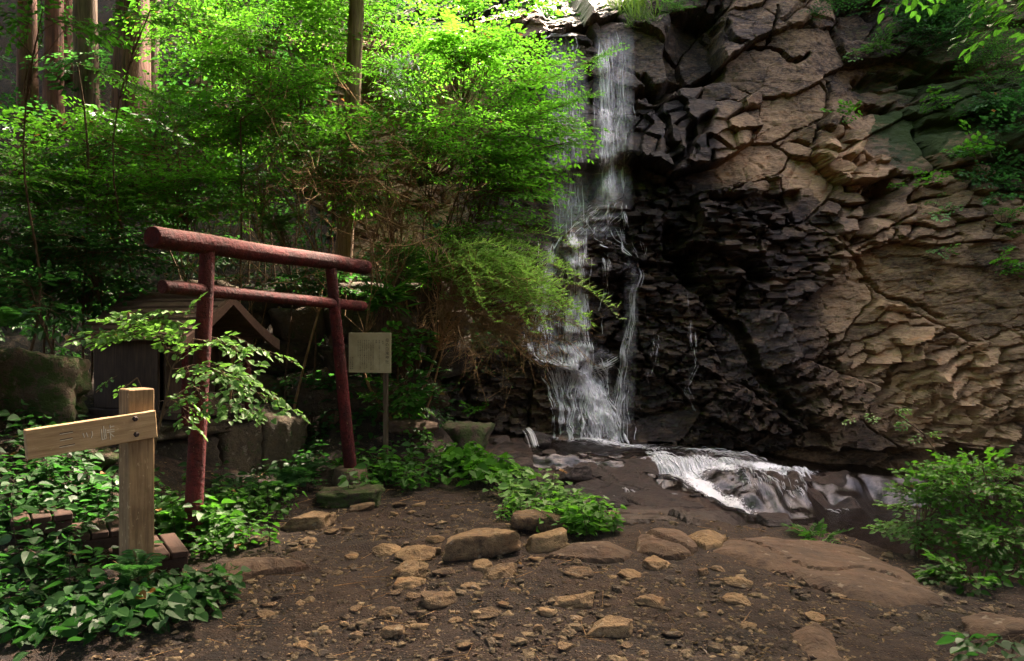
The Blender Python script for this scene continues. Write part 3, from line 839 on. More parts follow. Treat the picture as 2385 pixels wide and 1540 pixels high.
for nm, pts, k, rad, lift, keep, braid in STRANDS:
    m = 9
    ctrl = spline(pts, 60)
    t0 = RW.uniform(0, 1 - keep * 0.5, k); t1 = np.minimum(1, t0 + keep * RW.uniform(0.35, 1.25, k))
    t = t0[:, None] + (t1 - t0)[:, None] * np.linspace(0, 1, m)[None]
    cx_ = np.interp(t, np.linspace(0, 1, 60), ctrl[:, 0]); cy_ = np.interp(t, np.linspace(0, 1, 60), ctrl[:, 1]); cw = np.interp(t, np.linspace(0, 1, 60), ctrl[:, 2])
    lat = np.clip(RW.normal(0, 0.5, k), -1.1, 1.1)[:, None]
    px, py = (cx_, cy_ + lat * cw) if nm == 'lip' else (cx_ + lat * cw, cy_ + RW.normal(0, 3, k)[:, None])
    px = px + (0.65 if nm == 'lower' else 1.0) * braid * noise(px / 16, py / 34, 0, 5) + 0.15 * braid * noise(px / 5, py / 11, 0, 15)
    # some lanes run thick, others nearly dry
    dens = 0.5 + 0.9 * noise(px.mean(1) / 9 + 0.12 * py.mean(1) / 9, py.mean(1) / 60, 0, 25)
    sel = dens + RW.uniform(-0.35, 0.35, k) > (0.40 if nm in ('lower', 'middle') else 0.22)
    px, py, lat = px[sel], py[sel], lat[sel]; k = len(px)
    P = on_cliff(px.ravel(), py.ravel(), 0.02).reshape(k, m, 3)
    yb = P[..., 1].copy()
    for _ in range(3): yb[:, 1:-1] = np.minimum(yb[:, 1:-1], (yb[:, :-2] + yb[:, 2:]) / 2)
    sc = (yb - lift * RW.uniform(0.15, 1.0, k)[:, None]) / P[..., 1]
    P = np.stack([P[..., 0] * sc, P[..., 1] * sc, EYE + (P[..., 2] - EYE) * sc], -1)
    rr = rad * np.exp(RW.normal(0, 0.5, k))[:, None] * (0.2 + np.sin(np.linspace(0.05, 3.05, m))[None] ** 0.8) * (1 + 0.6 * noise(py / 5, px / 3, 0, 9))
    V, q = filaments(P, np.maximum(rr, 0.0008), 3)
    put('water_strand', mesh('water_strand', V, q), M['strandwhite' if nm in ('lower', 'lip', 'back', 'middle') else 'strand'], waterfall)

def veil(pts, foam, lift):
    c = spline(pts, 70); u = np.linspace(-1, 1, 15)
    px = c[:, 0:1] + c[:, 2:3] * u[None]; py = np.repeat(c[:, 1:2], 15, 1)
    P = on_cliff(px.ravel(), py.ravel(), lift).reshape(70, 15, 3)
    yb = P[..., 1].copy()
    for _ in range(6):
        yb[1:-1] = np.minimum(yb[1:-1], (yb[:-2] + yb[2:]) / 2); yb[:, 1:-1] = (yb[:, :-2] + yb[:, 2:] + 2 * yb[:, 1:-1]) / 4
    sc = (yb - lift) / P[..., 1]
    P = np.stack([P[..., 0] * sc, P[..., 1] * sc, EYE + (P[..., 2] - EYE) * sc], -1)
    tt = np.linspace(0, 1, 70)[:, None]
    fo = foam * (1 - np.abs(u)[None] ** 2.5) * sstep(0, 0.08, tt) * sstep(1.0, 0.85, tt)
    me = mesh('water_veil', P.reshape(-1, 3), grid_faces(70, 15), attrs={'foam': fo.ravel()})
    put('water_veil', me, M['veil'], waterfall)
veil([(1308, 82, 40), (1318, 200, 55), (1325, 400, 56), (1330, 560, 50)], 0.55, .06)
veil([(1432, 66, 48), (1430, 200, 50), (1422, 490, 52)], 0.5, .08)
veil([(1404, 100, 14), (1410, 250, 16), (1416, 490, 24)], 0.8, .09)
veil([(1380, 470, 90), (1360, 560, 90)], 0.35, .05)
veil([(1340, 545, 30), (1344, 680, 30), (1338, 805, 36)], 0.75, .06)
veil([(1305, 560, 40), (1275, 660, 40), (1255, 800, 50)], 0.5, .05)
veil([(1290, 770, 70), (1330, 830, 110), (1350, 900, 80), (1390, 1036, 86)], 0.5, .045)
veil([(1342, 790, 30), (1352, 860, 34), (1395, 940, 34), (1430, 1036, 34)], 0.75, .07)
veil([(1470, 600, 18), (1470, 760, 18), (1442, 1030, 34)], 0.25, .04)

# ------------------------------------------------------------------ stream
sx = axis([(-0.2, 5.6, 0.03), (5.6, 9.0, 0.12)]); sy = np.arange(6.4, 12.9, 0.03)
SX, SY = np.meshgrid(sx, sy)
rb = sstep(3.5, 3.0, SX); B = bed_z(SX, SY, True) * rb + bed_z(SX, SY, False) * (1 - rb)
k_ = np.ones(5) / 5
WZ = B + 0.022 + 0.012 * fbm(SX * 3, SY * 6, 0, 3, 101)
pool = -0.88 + 0.006 * fbm(SX * 4, SY * 9, 0, 2, 102)
WZ = np.maximum(WZ, pool)
gyy, gxx = np.gradient(WZ, 0.03, 0.03)
slope = np.hypot(gyy, np.minimum(np.abs(gxx), 3))
s1_ = ((SX - 1.75) + (SY - 10.4) * 0.9) / 1.35
chute = np.exp(-((SX - (2.25 + (10.45 - SY) * 0.72)) / (0.24 + 0.10 * np.clip(10.5 - SY, 0, 1))) ** 2) * sstep(9.15, 9.5, SY) * sstep(10.75, 10.5, SY)
ledge = np.exp(-((SY - ledge_y(SX) + 0.10) / 0.16) ** 2) * sstep(1.3, 2.0, SX) * sstep(4.6, 3.9, SX)
splash = np.exp(-((SY - 12.0) / 0.22) ** 2) * sstep(0.5, 0.75, SX) * sstep(2.1, 1.8, SX)
streak = np.exp(-((SY - (11.95 - (SX - 1.0) * 0.42)) / 0.30) ** 2) * sstep(0.6, 1.2, SX) * sstep(4.2, 2.4, SX)
foam = np.clip(1.1 * chute + 0.8 * ledge + 0.9 * splash + 0.52 * streak + 0.05, 0, 1)
present = (SY > ledge_y(SX) - 0.2) | (s1_ > -0.32) | ((WZ <= pool + 0.02) & (SX > 2.8))
present &= (SY > bank_y(SX) + 0.35) & (SX > 0.25)
idx = np.arange(SX.size).reshape(SX.shape)
q = grid_faces(*SX.shape); ok = present.ravel()[q].all(1)
u_, inv_ = np.unique(q[ok], return_inverse=True)
SV = np.stack([SX, SY, WZ], -1).reshape(-1, 3)
water = put('stream', mesh('stream', SV[u_], inv_.reshape(-1, 4), attrs={'foam': foam.ravel()[u_]}), M['water'])
water['kind'] = 'structure'
water['label'] = 'shallow stream running off the waterfall over a dark ledge, white where it drops'

# white threads where the stream drops over the ledge and down the chute
def threads(n, fx, fy, length, seed, rad, flow=(0.35, -0.95)):
    r = rng(seed); m = 8
    x0 = fx(r, n); y0 = fy(r, x0)
    keep = noise(x0 * 6, y0 * 1.5, 0, seed) + 0.5 * noise(x0 * 19, y0 * 4, 0, seed + 1) + r.uniform(-0.25, 0.25, n) > -0.05
    x0, y0 = x0[keep], y0[keep]; n = len(x0)
    t = np.linspace(0, 1, m)[None]
    L = length * r.uniform(0.35, 1.3, n)[:, None]
    dxy = np.array(flow)[None] + r.normal(0, 0.22, (n, 2))
    x = x0[:, None] + dxy[:, 0:1] * L * t; y = y0[:, None] + dxy[:, 1:2] * L * t
    x = x + 0.03 * noise(x * 9, y * 9, 0, 7)
    z = np.maximum(bed_z(x, y, True) + 0.03, -0.868) + 0.02 * np.sin(t * 3.1) * r.uniform(0, 1, n)[:, None]
    z[:, 1:] = np.maximum(z[:, 1:], z[:, :-1] - 0.16)
    rr = rad * np.exp(r.normal(0, 0.5, n))[:, None] * (0.25 + np.sin(t * 3.0 + 0.07) ** 0.7)
    return filaments(np.stack([x, y, z], -1), rr, 3)
for nm, args in (('ledge', (420, lambda r, n: r.uniform(1.4, 4.4, n), lambda r, x: ledge_y(x) + r.uniform(-0.04, 0.06, len(x)), 0.15, 3, 0.0042)),
                 ('chute', (1500, lambda r, n: r.uniform(1.9, 3.3, n), lambda r, x: 10.45 - (x - 2.15) * 1.15 + r.normal(0, 0.20, len(x)), 0.13, 4, 0.0042, (0.75, -0.75))),
                 ('right', (260, lambda r, n: r.uniform(3.0, 4.4, n), lambda r, x: 10.6 - r.uniform(0, 0.5, len(x)), 0.12, 14, 0.0034, (0.3, -0.95))),
                 ('shelf', (110, lambda r, n: r.uniform(1.05, 1.85, n), lambda r, x: 9.55 + 0.1 * np.sin(x * 5) + r.uniform(-.05, .05, len(x)), 0.16, 6, 0.004)),
                 ('run', (500, lambda r, n: r.uniform(0.8, 3.6, n), lambda r, x: 11.95 - (x - 1.0) * 0.42 + r.normal(0, 0.2, len(x)), 0.14, 8, 0.0024, (0.9, -0.4)))):
    V, q = threads(*args)
    put('water_strand', mesh('water_strand', V, q), M['strandwhite' if nm in ('chute', 'ledge') else 'strand'], water)
# little side spout between the rocks
V = W(1228, 1000, 11.0); V2 = W(1246, 1040, 10.7)
r_ = rng(91); P_ = np.stack([np.linspace(V, V2, 8) + r_.normal(0, .035, 3) * np.array([1, .3, .4]) + np.stack([np.zeros(8), np.zeros(8), 0.05 * np.sin(np.linspace(0, 3.14, 8))], 1) for _ in range(26)])
V, q = filaments(P_, np.full((26, 8), 0.0026), 3)
put('water_strand', mesh('water_strand', V, q), M['strandwhite'], water)

# ------------------------------------------------------------------ torii gate
TL, TR = np.array([-2.37, 5.2]), np.array([-1.44, 7.6])       # ends of the top beam on plan
tdir = (TR - TL) / np.linalg.norm(TR - TL)
def along(px, z=None):
    """Point of the gate's vertical plane seen at picture column px."""
    k = (px - CX) / F
    t = (k * TL[1] - TL[0]) / (tdir[0] - k * tdir[1])
    return TL + tdir * t
torii = thing('torii_gate', (-1.9, 6.4, 0), 'weathered red log torii gate with two cross beams beside the dirt path', 'torii gate')
def log(name, a, b, r0, r1, wob=0.005, seed=0, cap=True, parent=torii, n=18, mat='red'):
    P = np.linspace(a, b, 22)
    P[1:-1] += wob * np.stack([noise(np.arange(1, 21) * 0.3, seed, 0, 1), noise(np.arange(1, 21) * 0.3, seed, 4, 2), noise(np.arange(1, 21) * 0.3, seed, 8, 3)], 1) * np.array([0.6, 0.6, 1])
    mb = MB(); rr = np.linspace(r0, r1, 22)
    e = np.concatenate([[P[0]], P, [P[-1]]])
    rr = np.concatenate([[rr[0] * 0.93], rr, [rr[-1] * 0.93]])
    e[0] = P[0] - (P[1] - P[0]) * 0.12; e[-1] = P[-1] + (P[-1] - P[-2]) * 0.12
    mb.tube(e, rr, n, cap, 0.035, seed)
    V = np.concatenate(mb.v)
    me = mesh(name, V, np.concatenate(mb.q), np.concatenate(mb.t) if mb.t else None, smooth=True)
    # caps stay flat
    fl = np.ones(len(me.polygons), bool); fl[len(mb.q[0]):] = False
    me.polygons.foreach_set('use_smooth', fl)
    return put(name, me, M[mat], parent)
def local(o_parent, o):     # keep world coordinates while parented to a thing that stands elsewhere
    o.matrix_parent_inverse = Matrix.Translation(o_parent.location).inverted() if o_parent.rotation_euler.z == 0 else o_parent.matrix_basis.inverted()
    return o
P3 = lambda xy, z: np.array([xy[0], xy[1], z])
def zat(px, py):
    d = along(px)[1]; return EYE - (py - CY) * d / F
local(torii, log('top_beam', P3(along(357), zat(357, 552)), P3(along(852), zat(852, 622)), 0.075, 0.070, seed=3))
local(torii, log('tie_beam', P3(along(381), zat(381, 668)), P3(along(845), zat(845, 713)), 0.048, 0.050, seed=5))
pl = along(483), along(446); pr = along(771), along(817)
local(torii, log('pillar', P3(pl[0], zat(483, 580)), P3(pl[1], gz(*pl[1]) - 0.05), 0.054, 0.064, seed=7))
local(torii, log('pillar', P3(pr[0], zat(771, 628)), P3(pr[1], 0.15), 0.050, 0.061, seed=9))
# round stone footing of the farther pillar
mb = MB()
fr = [(0.0, 0.165), (0.02, 0.175), (0.06, 0.168), (0.12, 0.155), (0.145, 0.148), (0.155, 0.13), (0.157, 0.05)]
bz = 0.045
th = np.arange(20) * 2 * math.pi / 20
rings = [np.stack([pr[1][0] + r * (1 + 0.05 * noise(np.cos(th) * 2, np.sin(th) * 2, h * 9, 3)) * np.cos(th), pr[1][1] + r * (1 + 0.05 * noise(np.cos(th) * 2, np.sin(th) * 2, h * 9, 3)) * np.sin(th), np.full(20, bz + h)], 1) for h, r in fr]
i = np.arange(len(fr) - 1)[:, None] * 20; j = np.arange(20)[None]
mb.add(np.concatenate(rings), np.stack([i + j, i + (j + 1) % 20, i + 20 + (j + 1) % 20, i + 20 + j], -1).reshape(-1, 4))
local(torii, mb.build('stone_footing', M['concrete'], torii, True))

# ------------------------------------------------------------------ trail signpost
SP = np.array([*W(318, 1370, 4.55)[:2], 0.0])
SP[2] = gz(SP[0], SP[1])
sign = thing('trail_signpost', SP, 'weathered square timber post with a carved arm board pointing to the plank steps', 'signpost')
ang = math.radians(47)
sign.rotation_euler = (0, 0, ang)
PW = 0.148
zb = 1.5 - (905 - CY) * 4.55 / F - SP[2]
mb = MB(); mb.box((0, 0, zb / 2 - 0.1), (PW, PW, zb + 0.2), None, 0.006); mb.build('post', M['postwood'], sign)
tilt = math.radians(4.5)
Rt = np.array([[math.cos(tilt), 0, -math.sin(tilt)], [0, 1, 0], [math.sin(tilt), 0, math.cos(tilt)]])
AL, AH, AT = 0.67, 0.158, 0.042
nv = np.array([math.sin(ang), -math.cos(ang), 0]); ray = W(219, 1010, 1.0) - np.array([0, 0, EYE])
tt_ = ((SP - np.array([0, 0, EYE])) @ nv + PW / 2 + AT / 2) / (ray @ nv)
c_loc = rotz(-ang) @ (np.array([0, 0, EYE]) + ray * tt_ - SP)
mb = MB(); mb.box((0, 0, 0), (AL, AT, AH), None, 0.004)
arm = mb.build('arm_board', M['signwood'], sign)
arm.matrix_basis = Matrix.Translation(Vector(c_loc)) @ Matrix(Rt.tolist()).to_4x4()
for bz_ in (0.050, -0.040):
    b = MB(); b.tube([(0.215, -0.019, bz_), (0.215, -0.031, bz_), (0.215, -0.039, bz_)], [0.016, 0.016, 0.010], 6)
    o = b.build('bolt', M['rust'], sign); o.matrix_basis = arm.matrix_basis.copy()
# carved strokes: three bars, two dots and a sweep, the mountain pass character
def stroke(mb, p, q, w, y=-0.0222, t=0.0016):
    p, q = np.array([p[0], 0, p[1]]), np.array([q[0], 0, q[1]])
    d = q - p; L = np.linalg.norm(d); d /= L; n_ = np.array([-d[2], 0, d[0]])
    c = (p + q) / 2 + np.array([0, y, 0])
    R = np.stack([d, np.array([0, 1, 0]), n_], 1)
    mb.box(c, (L, t, w), R)
def zoomxy(x, y):
    """Pixel of the enlarged arm board picture to the arm's own plane (its four corners are known)."""
    TL_, TR_, BR_, BL_ = (110, 360), (2250, 38), (2285, 430), (150, 800)
    u, v = 0.5, 0.5
    for _ in range(12):
        l = (TL_[0] + (BL_[0] - TL_[0]) * v); r = (TR_[0] + (BR_[0] - TR_[0]) * v); u = (x - l) / (r - l)
        t = (TL_[1] + (TR_[1] - TL_[1]) * u); b_ = (BL_[1] + (BR_[1] - BL_[1]) * u); v = (y - t) / (b_ - t)
    return ((u - 0.5) * AL, (0.5 - v) * AH)
S1 = [((630, 408), (835, 372)), ((632, 502), (828, 466)), ((625, 600), (868, 556))]
S2 = [((995, 400), (1018, 462)), ((1048, 392), (1075, 455)), ((1142, 370), (1150, 420)), ((1150, 420), (1128, 468))]
S3 = [((1295, 335), (1308, 490)), ((1332, 290), (1345, 482)), ((1362, 330), (1376, 474)), ((1308, 490), (1376, 474)), ((1440, 270), (1446, 320)), ((1446, 300), (1512, 286)),
      ((1385, 354), (1515, 332)), ((1390, 382), (1515, 364)), ((1442, 384), (1452, 488)), ((1452, 400), (1505, 440))]
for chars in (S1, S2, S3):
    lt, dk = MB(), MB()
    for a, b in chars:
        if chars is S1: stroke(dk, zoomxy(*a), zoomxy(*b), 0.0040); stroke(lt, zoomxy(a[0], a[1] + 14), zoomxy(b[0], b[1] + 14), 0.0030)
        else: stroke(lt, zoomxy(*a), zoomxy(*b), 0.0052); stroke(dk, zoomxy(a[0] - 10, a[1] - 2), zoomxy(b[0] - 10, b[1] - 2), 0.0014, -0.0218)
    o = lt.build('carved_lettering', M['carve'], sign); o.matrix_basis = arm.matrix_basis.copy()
    o = dk.build('lettering_shade', M['groove'], sign); o.matrix_basis = arm.matrix_basis.copy()  # dark strokes painted as the carving's shadow, not cut in

# ------------------------------------------------------------------ notice board
d = 8.0
nb0 = W(896, 1000, d); nb0[2] = gz(nb0[0], nb0[1])
notice = thing('notice_board', nb0, 'cream notice board with black vertical Japanese writing on a thin grey post', 'sign')
yaw = math.radians(-14)
notice.rotation_euler = (0, 0, yaw)
ztop = EYE - (775 - CY) * d / F - nb0[2]; zbot = EYE - (869 - CY) * d / F - nb0[2]
bw = 0.475; bh = ztop - zbot; xc = -bw / 2 + 0.072
mb = MB(); mb.box((0, 0.03, (ztop - 0.03) / 2 - 0.08), (0.045, 0.045, ztop - 0.03 + 0.16), None, 0.004); mb.build('post', M['greybark'], notice)
mb = MB(); mb.box((xc, 0, (ztop + zbot) / 2), (bw, 0.014, bh), None, 0.004); panel = mb.build('panel', M['board'], notice)
def text(body, size, x, z, y=-0.0085, vertical=True, mat='ink', parent=panel, gap=1.05, name='lettering'):
    cu = bpy.data.curves.new(name, 'FONT')
    cu.body = '\n'.join(body) if vertical else body
    cu.size = size; cu.space_line = gap; cu.align_x = 'CENTER'; cu.resolution_u = 2; cu.extrude = 0.0
    o = bpy.data.objects.new('tmp', cu); C.objects.link(o)
    dg = bpy.context.evaluated_depsgraph_get()
    me = bpy.data.meshes.new_from_object(o.evaluated_get(dg)); me.name = name
    bpy.data.objects.remove(o)
    me.materials.clear()
    return put(name, me, M[mat], parent, (x, y, z), (math.radians(90), 0, 0))
top = (ztop) - 0.05
text('母の白滝神社', 0.042, xc + bw / 2 - 0.042, top - 0.045)
cols = [('祭神', 0.018, .090, 0.03), ('栲幡千々姫命（たくはたちぢひめのみこと）', 0.0155, .128, .02), ('由緒', 0.018, .162, .02),
        ('母の白滝神社は河口浅間神社のさいじん', 0.0165, .198, .02), ('ノ木花開耶姫命の姑神に当る栲幡千々姫', 0.0165, .222, .02), ('命を祭り古くより河口の里人に', 0.0165, .246, .02),
        ('母の白滝の神として崇められてきた又', 0.0165, .270, .02), ('富士登山の道者が垢離をとる霊場として', 0.0165, .294, .02), ('たたえ近郷近在の人々の信仰も厚く', 0.0165, .318, .02),
        ('滝壺の水は旱魃にも涸れることなく雨乞', 0.0165, .342, .02), ('の神と伝えられている', 0.0165, .366, .02)]
for body, sz, dx_, dz_ in cols:
    text(body, sz, xc + bw / 2 - dx_, top - 0.02 - dz_)
text('河口浅間神社', 0.021, xc - bw / 2 + 0.045, zbot + 0.145); text('河口湖町役場', 0.021, xc - bw / 2 + 0.020, zbot + 0.145)

# ------------------------------------------------------------------ plank steps
def plank_steps(corners_px, d0, nplank, label, extra=None):
    """A low platform of planks; corners_px: near left, near right pixel; planks run away to the left."""
    (ax, ay), (bx, by_) = corners_px
    a = W(ax, ay, d0)
    a = a + np.array([0, 0, 0.0]); z = a[2]
    db = (EYE - z) * F / (by_ - CY); b = W(bx, by_, db)
    e = b - a; e[2] = 0; Lw = np.linalg.norm(e); e /= Lw
    n_ = np.array([-e[1], e[0], 0])
    yaw_ = math.atan2(e[1], e[0])
    depth = extra or 0.34
    t = thing('plank_step', (a[0], a[1], gz(a[0], a[1])), label, 'wooden step', 'low dark plank steps among the leaves', yaw_)
    zl = z - gz(a[0], a[1])
    w = Lw / nplank
    for k in range(nplank):
        mb = MB(); mb.box(((k + 0.5) * w, depth / 2, zl - 0.02 + RW.normal(0, 0.002)), (w - 0.012, depth + RW.normal(0, 0.006), 0.04), rotz(RW.normal(0, 0.008)), 0.005)
        mb.build('plank', M['plank'], t)
    mb = MB(); mb.box((Lw / 2, 0.035, zl - 0.075), (Lw - 0.02, 0.04, 0.065), None, 0.003); mb.build('crossbar', M['plank'], t)
    mb = MB(); mb.box((Lw / 2, depth - 0.035, zl - 0.075), (Lw - 0.02, 0.04, 0.065), None, 0.003); mb.build('crossbar', M['plank'], t)
    for fx in (0.06, Lw - 0.06):
        for fy in (0.075, depth - 0.075):
            mb = MB(); mb.box((fx, fy, (zl - 0.045) / 2 - 0.1), (0.05, 0.04, zl - 0.045 + 0.2), None, 0.003); mb.build('leg', M['plank'], t)
plank_steps(((-70, 1158), (28, 1148)), 5.0, 2, 'topmost dark plank step, cut off by the picture edge', 0.36)
plank_steps(((22, 1214), (173, 1196)), 4.75, 3, 'second dark plank step down, of three wide planks in ivy-like leaves', 0.40)
plank_steps(((165, 1249), (300, 1232)), 4.75, 3, 'third dark plank step down, half behind the signpost', 0.36)
plank_steps(((354, 1295), (443, 1282)), 4.6, 2, 'lowest dark plank step, just past the signpost', 0.50)

# ------------------------------------------------------------------ shrine on its stone plinth
ax = np.array([-0.93, 0.36, 0.0]); ax /= np.linalg.norm(ax)             # ridge runs away along this
pp = np.array([ax[1], -ax[0], 0.0]); pp = -pp if pp[1] > 0 else pp      # towards the viewer's side eave
ap = W(512, 692, 7.4)
shr = thing('shrine', (ap[0] + ax[0] * 0.6, ap[1] + ax[1] * 0.6, 0.64), 'small dark wooden shrine with a strip-boarded gable roof behind the torii gate', 'shrine')
EV = 0.42       # drop from ridge to eave
HW = 0.66       # half width
RL = 1.25
def on_roof(u, s, side, lift=0.0):
    """u along the ridge, s 0..1 from ridge to eave (slightly curved), side +1 near, -1 far."""
    drop = EV * (1.15 * s - 0.15 * s * s * s)
    return ap + ax * u + pp * (side * HW * s) + np.array([0, 0, -drop + lift])
NS = 8
for side in (1, -1):
    for k in range(NS):
        mb = MB()
        s0, s1 = k / NS - (0.02 if k else 0), (k + 0.94) / NS
        l0, l1 = 0.012, 0.030
        A = [on_roof(-0.12, s0, side, l0), on_roof(RL, s0, side, l0), on_roof(RL, s1, side, l1), on_roof(-0.12, s1, side, l1)]
        Bq = [p - np.array([0, 0, 0.022]) for p in A]
        mb.add(np.array(A + Bq), [(0, 1, 2, 3), (7, 6, 5, 4), (0, 4, 5, 1), (1, 5, 6, 2), (2, 6, 7, 3), (3, 7, 4, 0)])
        local(shr, mb.build('roof_strip', M['roofboard'], shr))
mb = MB(); mb.tube([on_roof(-0.15, 0, 1, 0.03), on_roof(RL + 0.02, 0, 1, 0.03)], 0.035, 8); local(shr, mb.build('ridge_pole', M['roofboard'], shr))
for side in (1, -1):
    mb = MB(); n_ = 7; Vv, qq = [], []
    for k in range(n_ + 1):
        s = k / n_ * 1.03
        c = on_roof(-0.13, s, side, 0.0)
        for uu in (0, -0.035):
            for zz in (0.01, -0.075 - 0.02 * s): Vv.append(c + ax * uu + np.array([0, 0, zz]))
    for k in range(n_):
        o_ = k * 4
        qq += [(o_, o_ + 4, o_ + 6, o_ + 2), (o_ + 1, o_ + 3, o_ + 7, o_ + 5), (o_, o_ + 1, o_ + 5, o_ + 4), (o_ + 2, o_ + 6, o_ + 7, o_ + 3)]
    qq += [(0, 2, 3, 1), (n_ * 4, n_ * 4 + 1, n_ * 4 + 3, n_ * 4 + 2)]
    mb.add(np.array(Vv), qq); local(shr, mb.build('bargeboard', M['barge'], shr))
FZ = 0.64
ctr = ap + ax * 0.66; ctr[2] = FZ
Rs = np.stack([ax, -pp, np.array([0, 0, 1.0])], 1)
def sbox(name, u, v, z0, z1, lu, lv, mat='shrinewood', bev=0.004):
    mb = MB(); mb.box(ap * np.array([1, 1, 0]) + ax * u + pp * v + np.array([0, 0, (z0 + z1) / 2]), (lu, lv, z1 - z0), Rs, bev)
    return local(shr, mb.build(name, M[mat], shr))
sbox('cabin_wall', 0.75, 0.40, FZ + 0.12, 1.44, 0.80, 0.03); sbox('cabin_wall', 0.75, -0.40, FZ + 0.12, 1.44, 0.80, 0.03)
sbox('cabin_wall', 1.14, 0, FZ + 0.12, 1.44, 0.03, 0.77); sbox('door', 0.36, 0.165, FZ + 0.14, 1.34, 0.025, 0.32); sbox('door', 0.36, -0.165, FZ + 0.14, 1.34, 0.025, 0.32)
sbox('floor', 0.62, 0, FZ + 0.05, FZ + 0.115, 1.16, 0.94)
sbox('beam', 0.04, 0, 1.36, 1.43, 0.05, 1.0, 'shrinewood')
for v in (0.42, -0.42):
    a = ap * np.array([1, 1, 0]) + ax * 0.02 + pp * v
    o = log('porch_post', a + np.array([0, 0, 1.36]), a + np.array([0, 0, FZ + 0.0]), 0.030, 0.032, 0.0, 3, True, shr, 12); local(shr, o)
sbox('offering_box', 0.16, 0.02, FZ + 0.116, FZ + 0.26, 0.12, 0.26, 'greybark')
sbox('gable_panel', 0.36, 0, 1.345, 1.52, 0.02, 0.74)

# ------------------------------------------------------------------ rocks and stones
import bmesh
_bm = {}
for s_ in (1, 2, 3, 4):
    bm = bmesh.new(); bmesh.ops.create_icosphere(bm, subdivisions=s_, radius=1.0)
    bm.verts.ensure_lookup_table()
    _bm[s_] = (np.array([v.co[:] for v in bm.verts]), np.array([[v.index for v in f.verts] for f in bm.faces])); bm.free()

def rock_shape(seed, sub=3, facets=11, rough=0.06, boxy=0.0, top=0.0, block=False):
    """A chipped stone inside the unit box: random planes cut from a ball, worn by noise."""
    r = rng(seed); V, T = _bm[sub]
    N = r.normal(0, 1, (facets, 3)); N /= np.linalg.norm(N, axis=1, keepdims=True)
    if boxy: N = np.concatenate([N[: max(3, facets // 2)], np.array([[1, 0, .1], [-1, .1, 0], [0, 1, .1], [.1, -1, 0], [0, .1, 1], [.1, 0, -1.]]) + r.normal(0, 0.12, (6, 3))])
    N /= np.linalg.norm(N, axis=1, keepdims=True)
    D = r.uniform(0.45, 0.9, len(N))
    if block:
        A_ = np.concatenate([np.eye(3), -np.eye(3)]) + r.normal(0, 0.05, (6, 3)); N = np.concatenate([A_, r.normal(0, 1, (5, 3))]); N /= np.linalg.norm(N, axis=1, keepdims=True)
        D = np.concatenate([np.full(6, 0.62), np.full(5, 0.86)])
    if top: N = np.concatenate([N, [[r.normal(0, .05), r.normal(0, .05), 1]]]); D = np.concatenate([D, [top]])
    dots = np.maximum(V @ N.T, 1e-3)
    rad = (D[None] / dots)
    rad = np.minimum(rad, 1.15)
    k = 60.0
    R_ = -np.log(np.exp(-k * rad).sum(1)) / k
    R_ = R_ * (1 + rough * fbm(V[:, 0] * 2.4 + seed, V[:, 1] * 2.4, V[:, 2] * 2.4, 3, seed) - 0.6 * rough * np.abs(fbm(V[:, 0] * 5 + seed, V[:, 1] * 5, V[:, 2] * 7, 3, seed + 9)))
    P = V * R_[:, None]
    lo, hi = P.min(0), P.max(0)
    return (P - (lo + hi) / 2) / ((hi - lo) / 2), T
stone_lib = [mesh('stone', *(lambda s: (s[0], None, s[1]))(rock_shape(100 + k, 4, 7 + k % 5, 0.10, boxy=(k % 3 == 0))), smooth=True) for k in range(12)]
stone_lib_w = [m.copy() for m in stone_lib]

def ground_hit(px, py):
    d = (EYE) * F / max(py - CY, 60)
    for _ in range(7):
        x = (px - CX) * d / F
        d = 0.3 * d + 0.7 * np.clip((EYE - gz(x, d)) * F / max(py - CY, 60), 2.0, 13)
    return (px - CX) * d / F, d

RS = rng(55)
def stone_at(px, py, w, h, label, name='stone', cat='stone', mat='stone', group='loose stones on the dirt path', d=None, z=None, yaw=None, tilt=None, shape=None, deep=None, sink=0.30, high=None, tone=None):
    if d is None: x, d = ground_hit(px, py + h * 0.38)
    else: x = (px - CX) * d / F
    wx_ = w * d / F / 2
    dep = (deep if deep else 0.8) * wx_
    dn = math.atan2(EYE, d)
    H = high if high else max(0.34 * wx_, (h * d / F / 2 - dep * math.sin(dn)) / math.cos(dn))
    zg = gz(x, d) if z is None else z
    if mat == 'stone' and name == 'stone': H *= 0.92
    if shape is None:
        me = stone_lib[RS.integers(0, 12)]
        if mat != 'stone': me = stone_lib_w[RS.integers(0, 12)]
    else: me = mesh(name, shape[0], None, shape[1])
    if len(me.materials) == 0: me.materials.append(M[mat])
    # whole turns about the upright axis would change the outline: turn a little only, or by a half turn
    yw = (RS.choice([0, math.pi]) + RS.normal(0, 0.35)) if yaw is None else yaw
    o = put(name, me, None, None, (x, d + dep * 0.25, zg + H * (1 - 2 * sink)), (RS.normal(0, .08), RS.normal(0, .08), yw) if tilt is None else (*tilt, yw), (wx_, dep, H))
    return tag(o, label, cat, group)

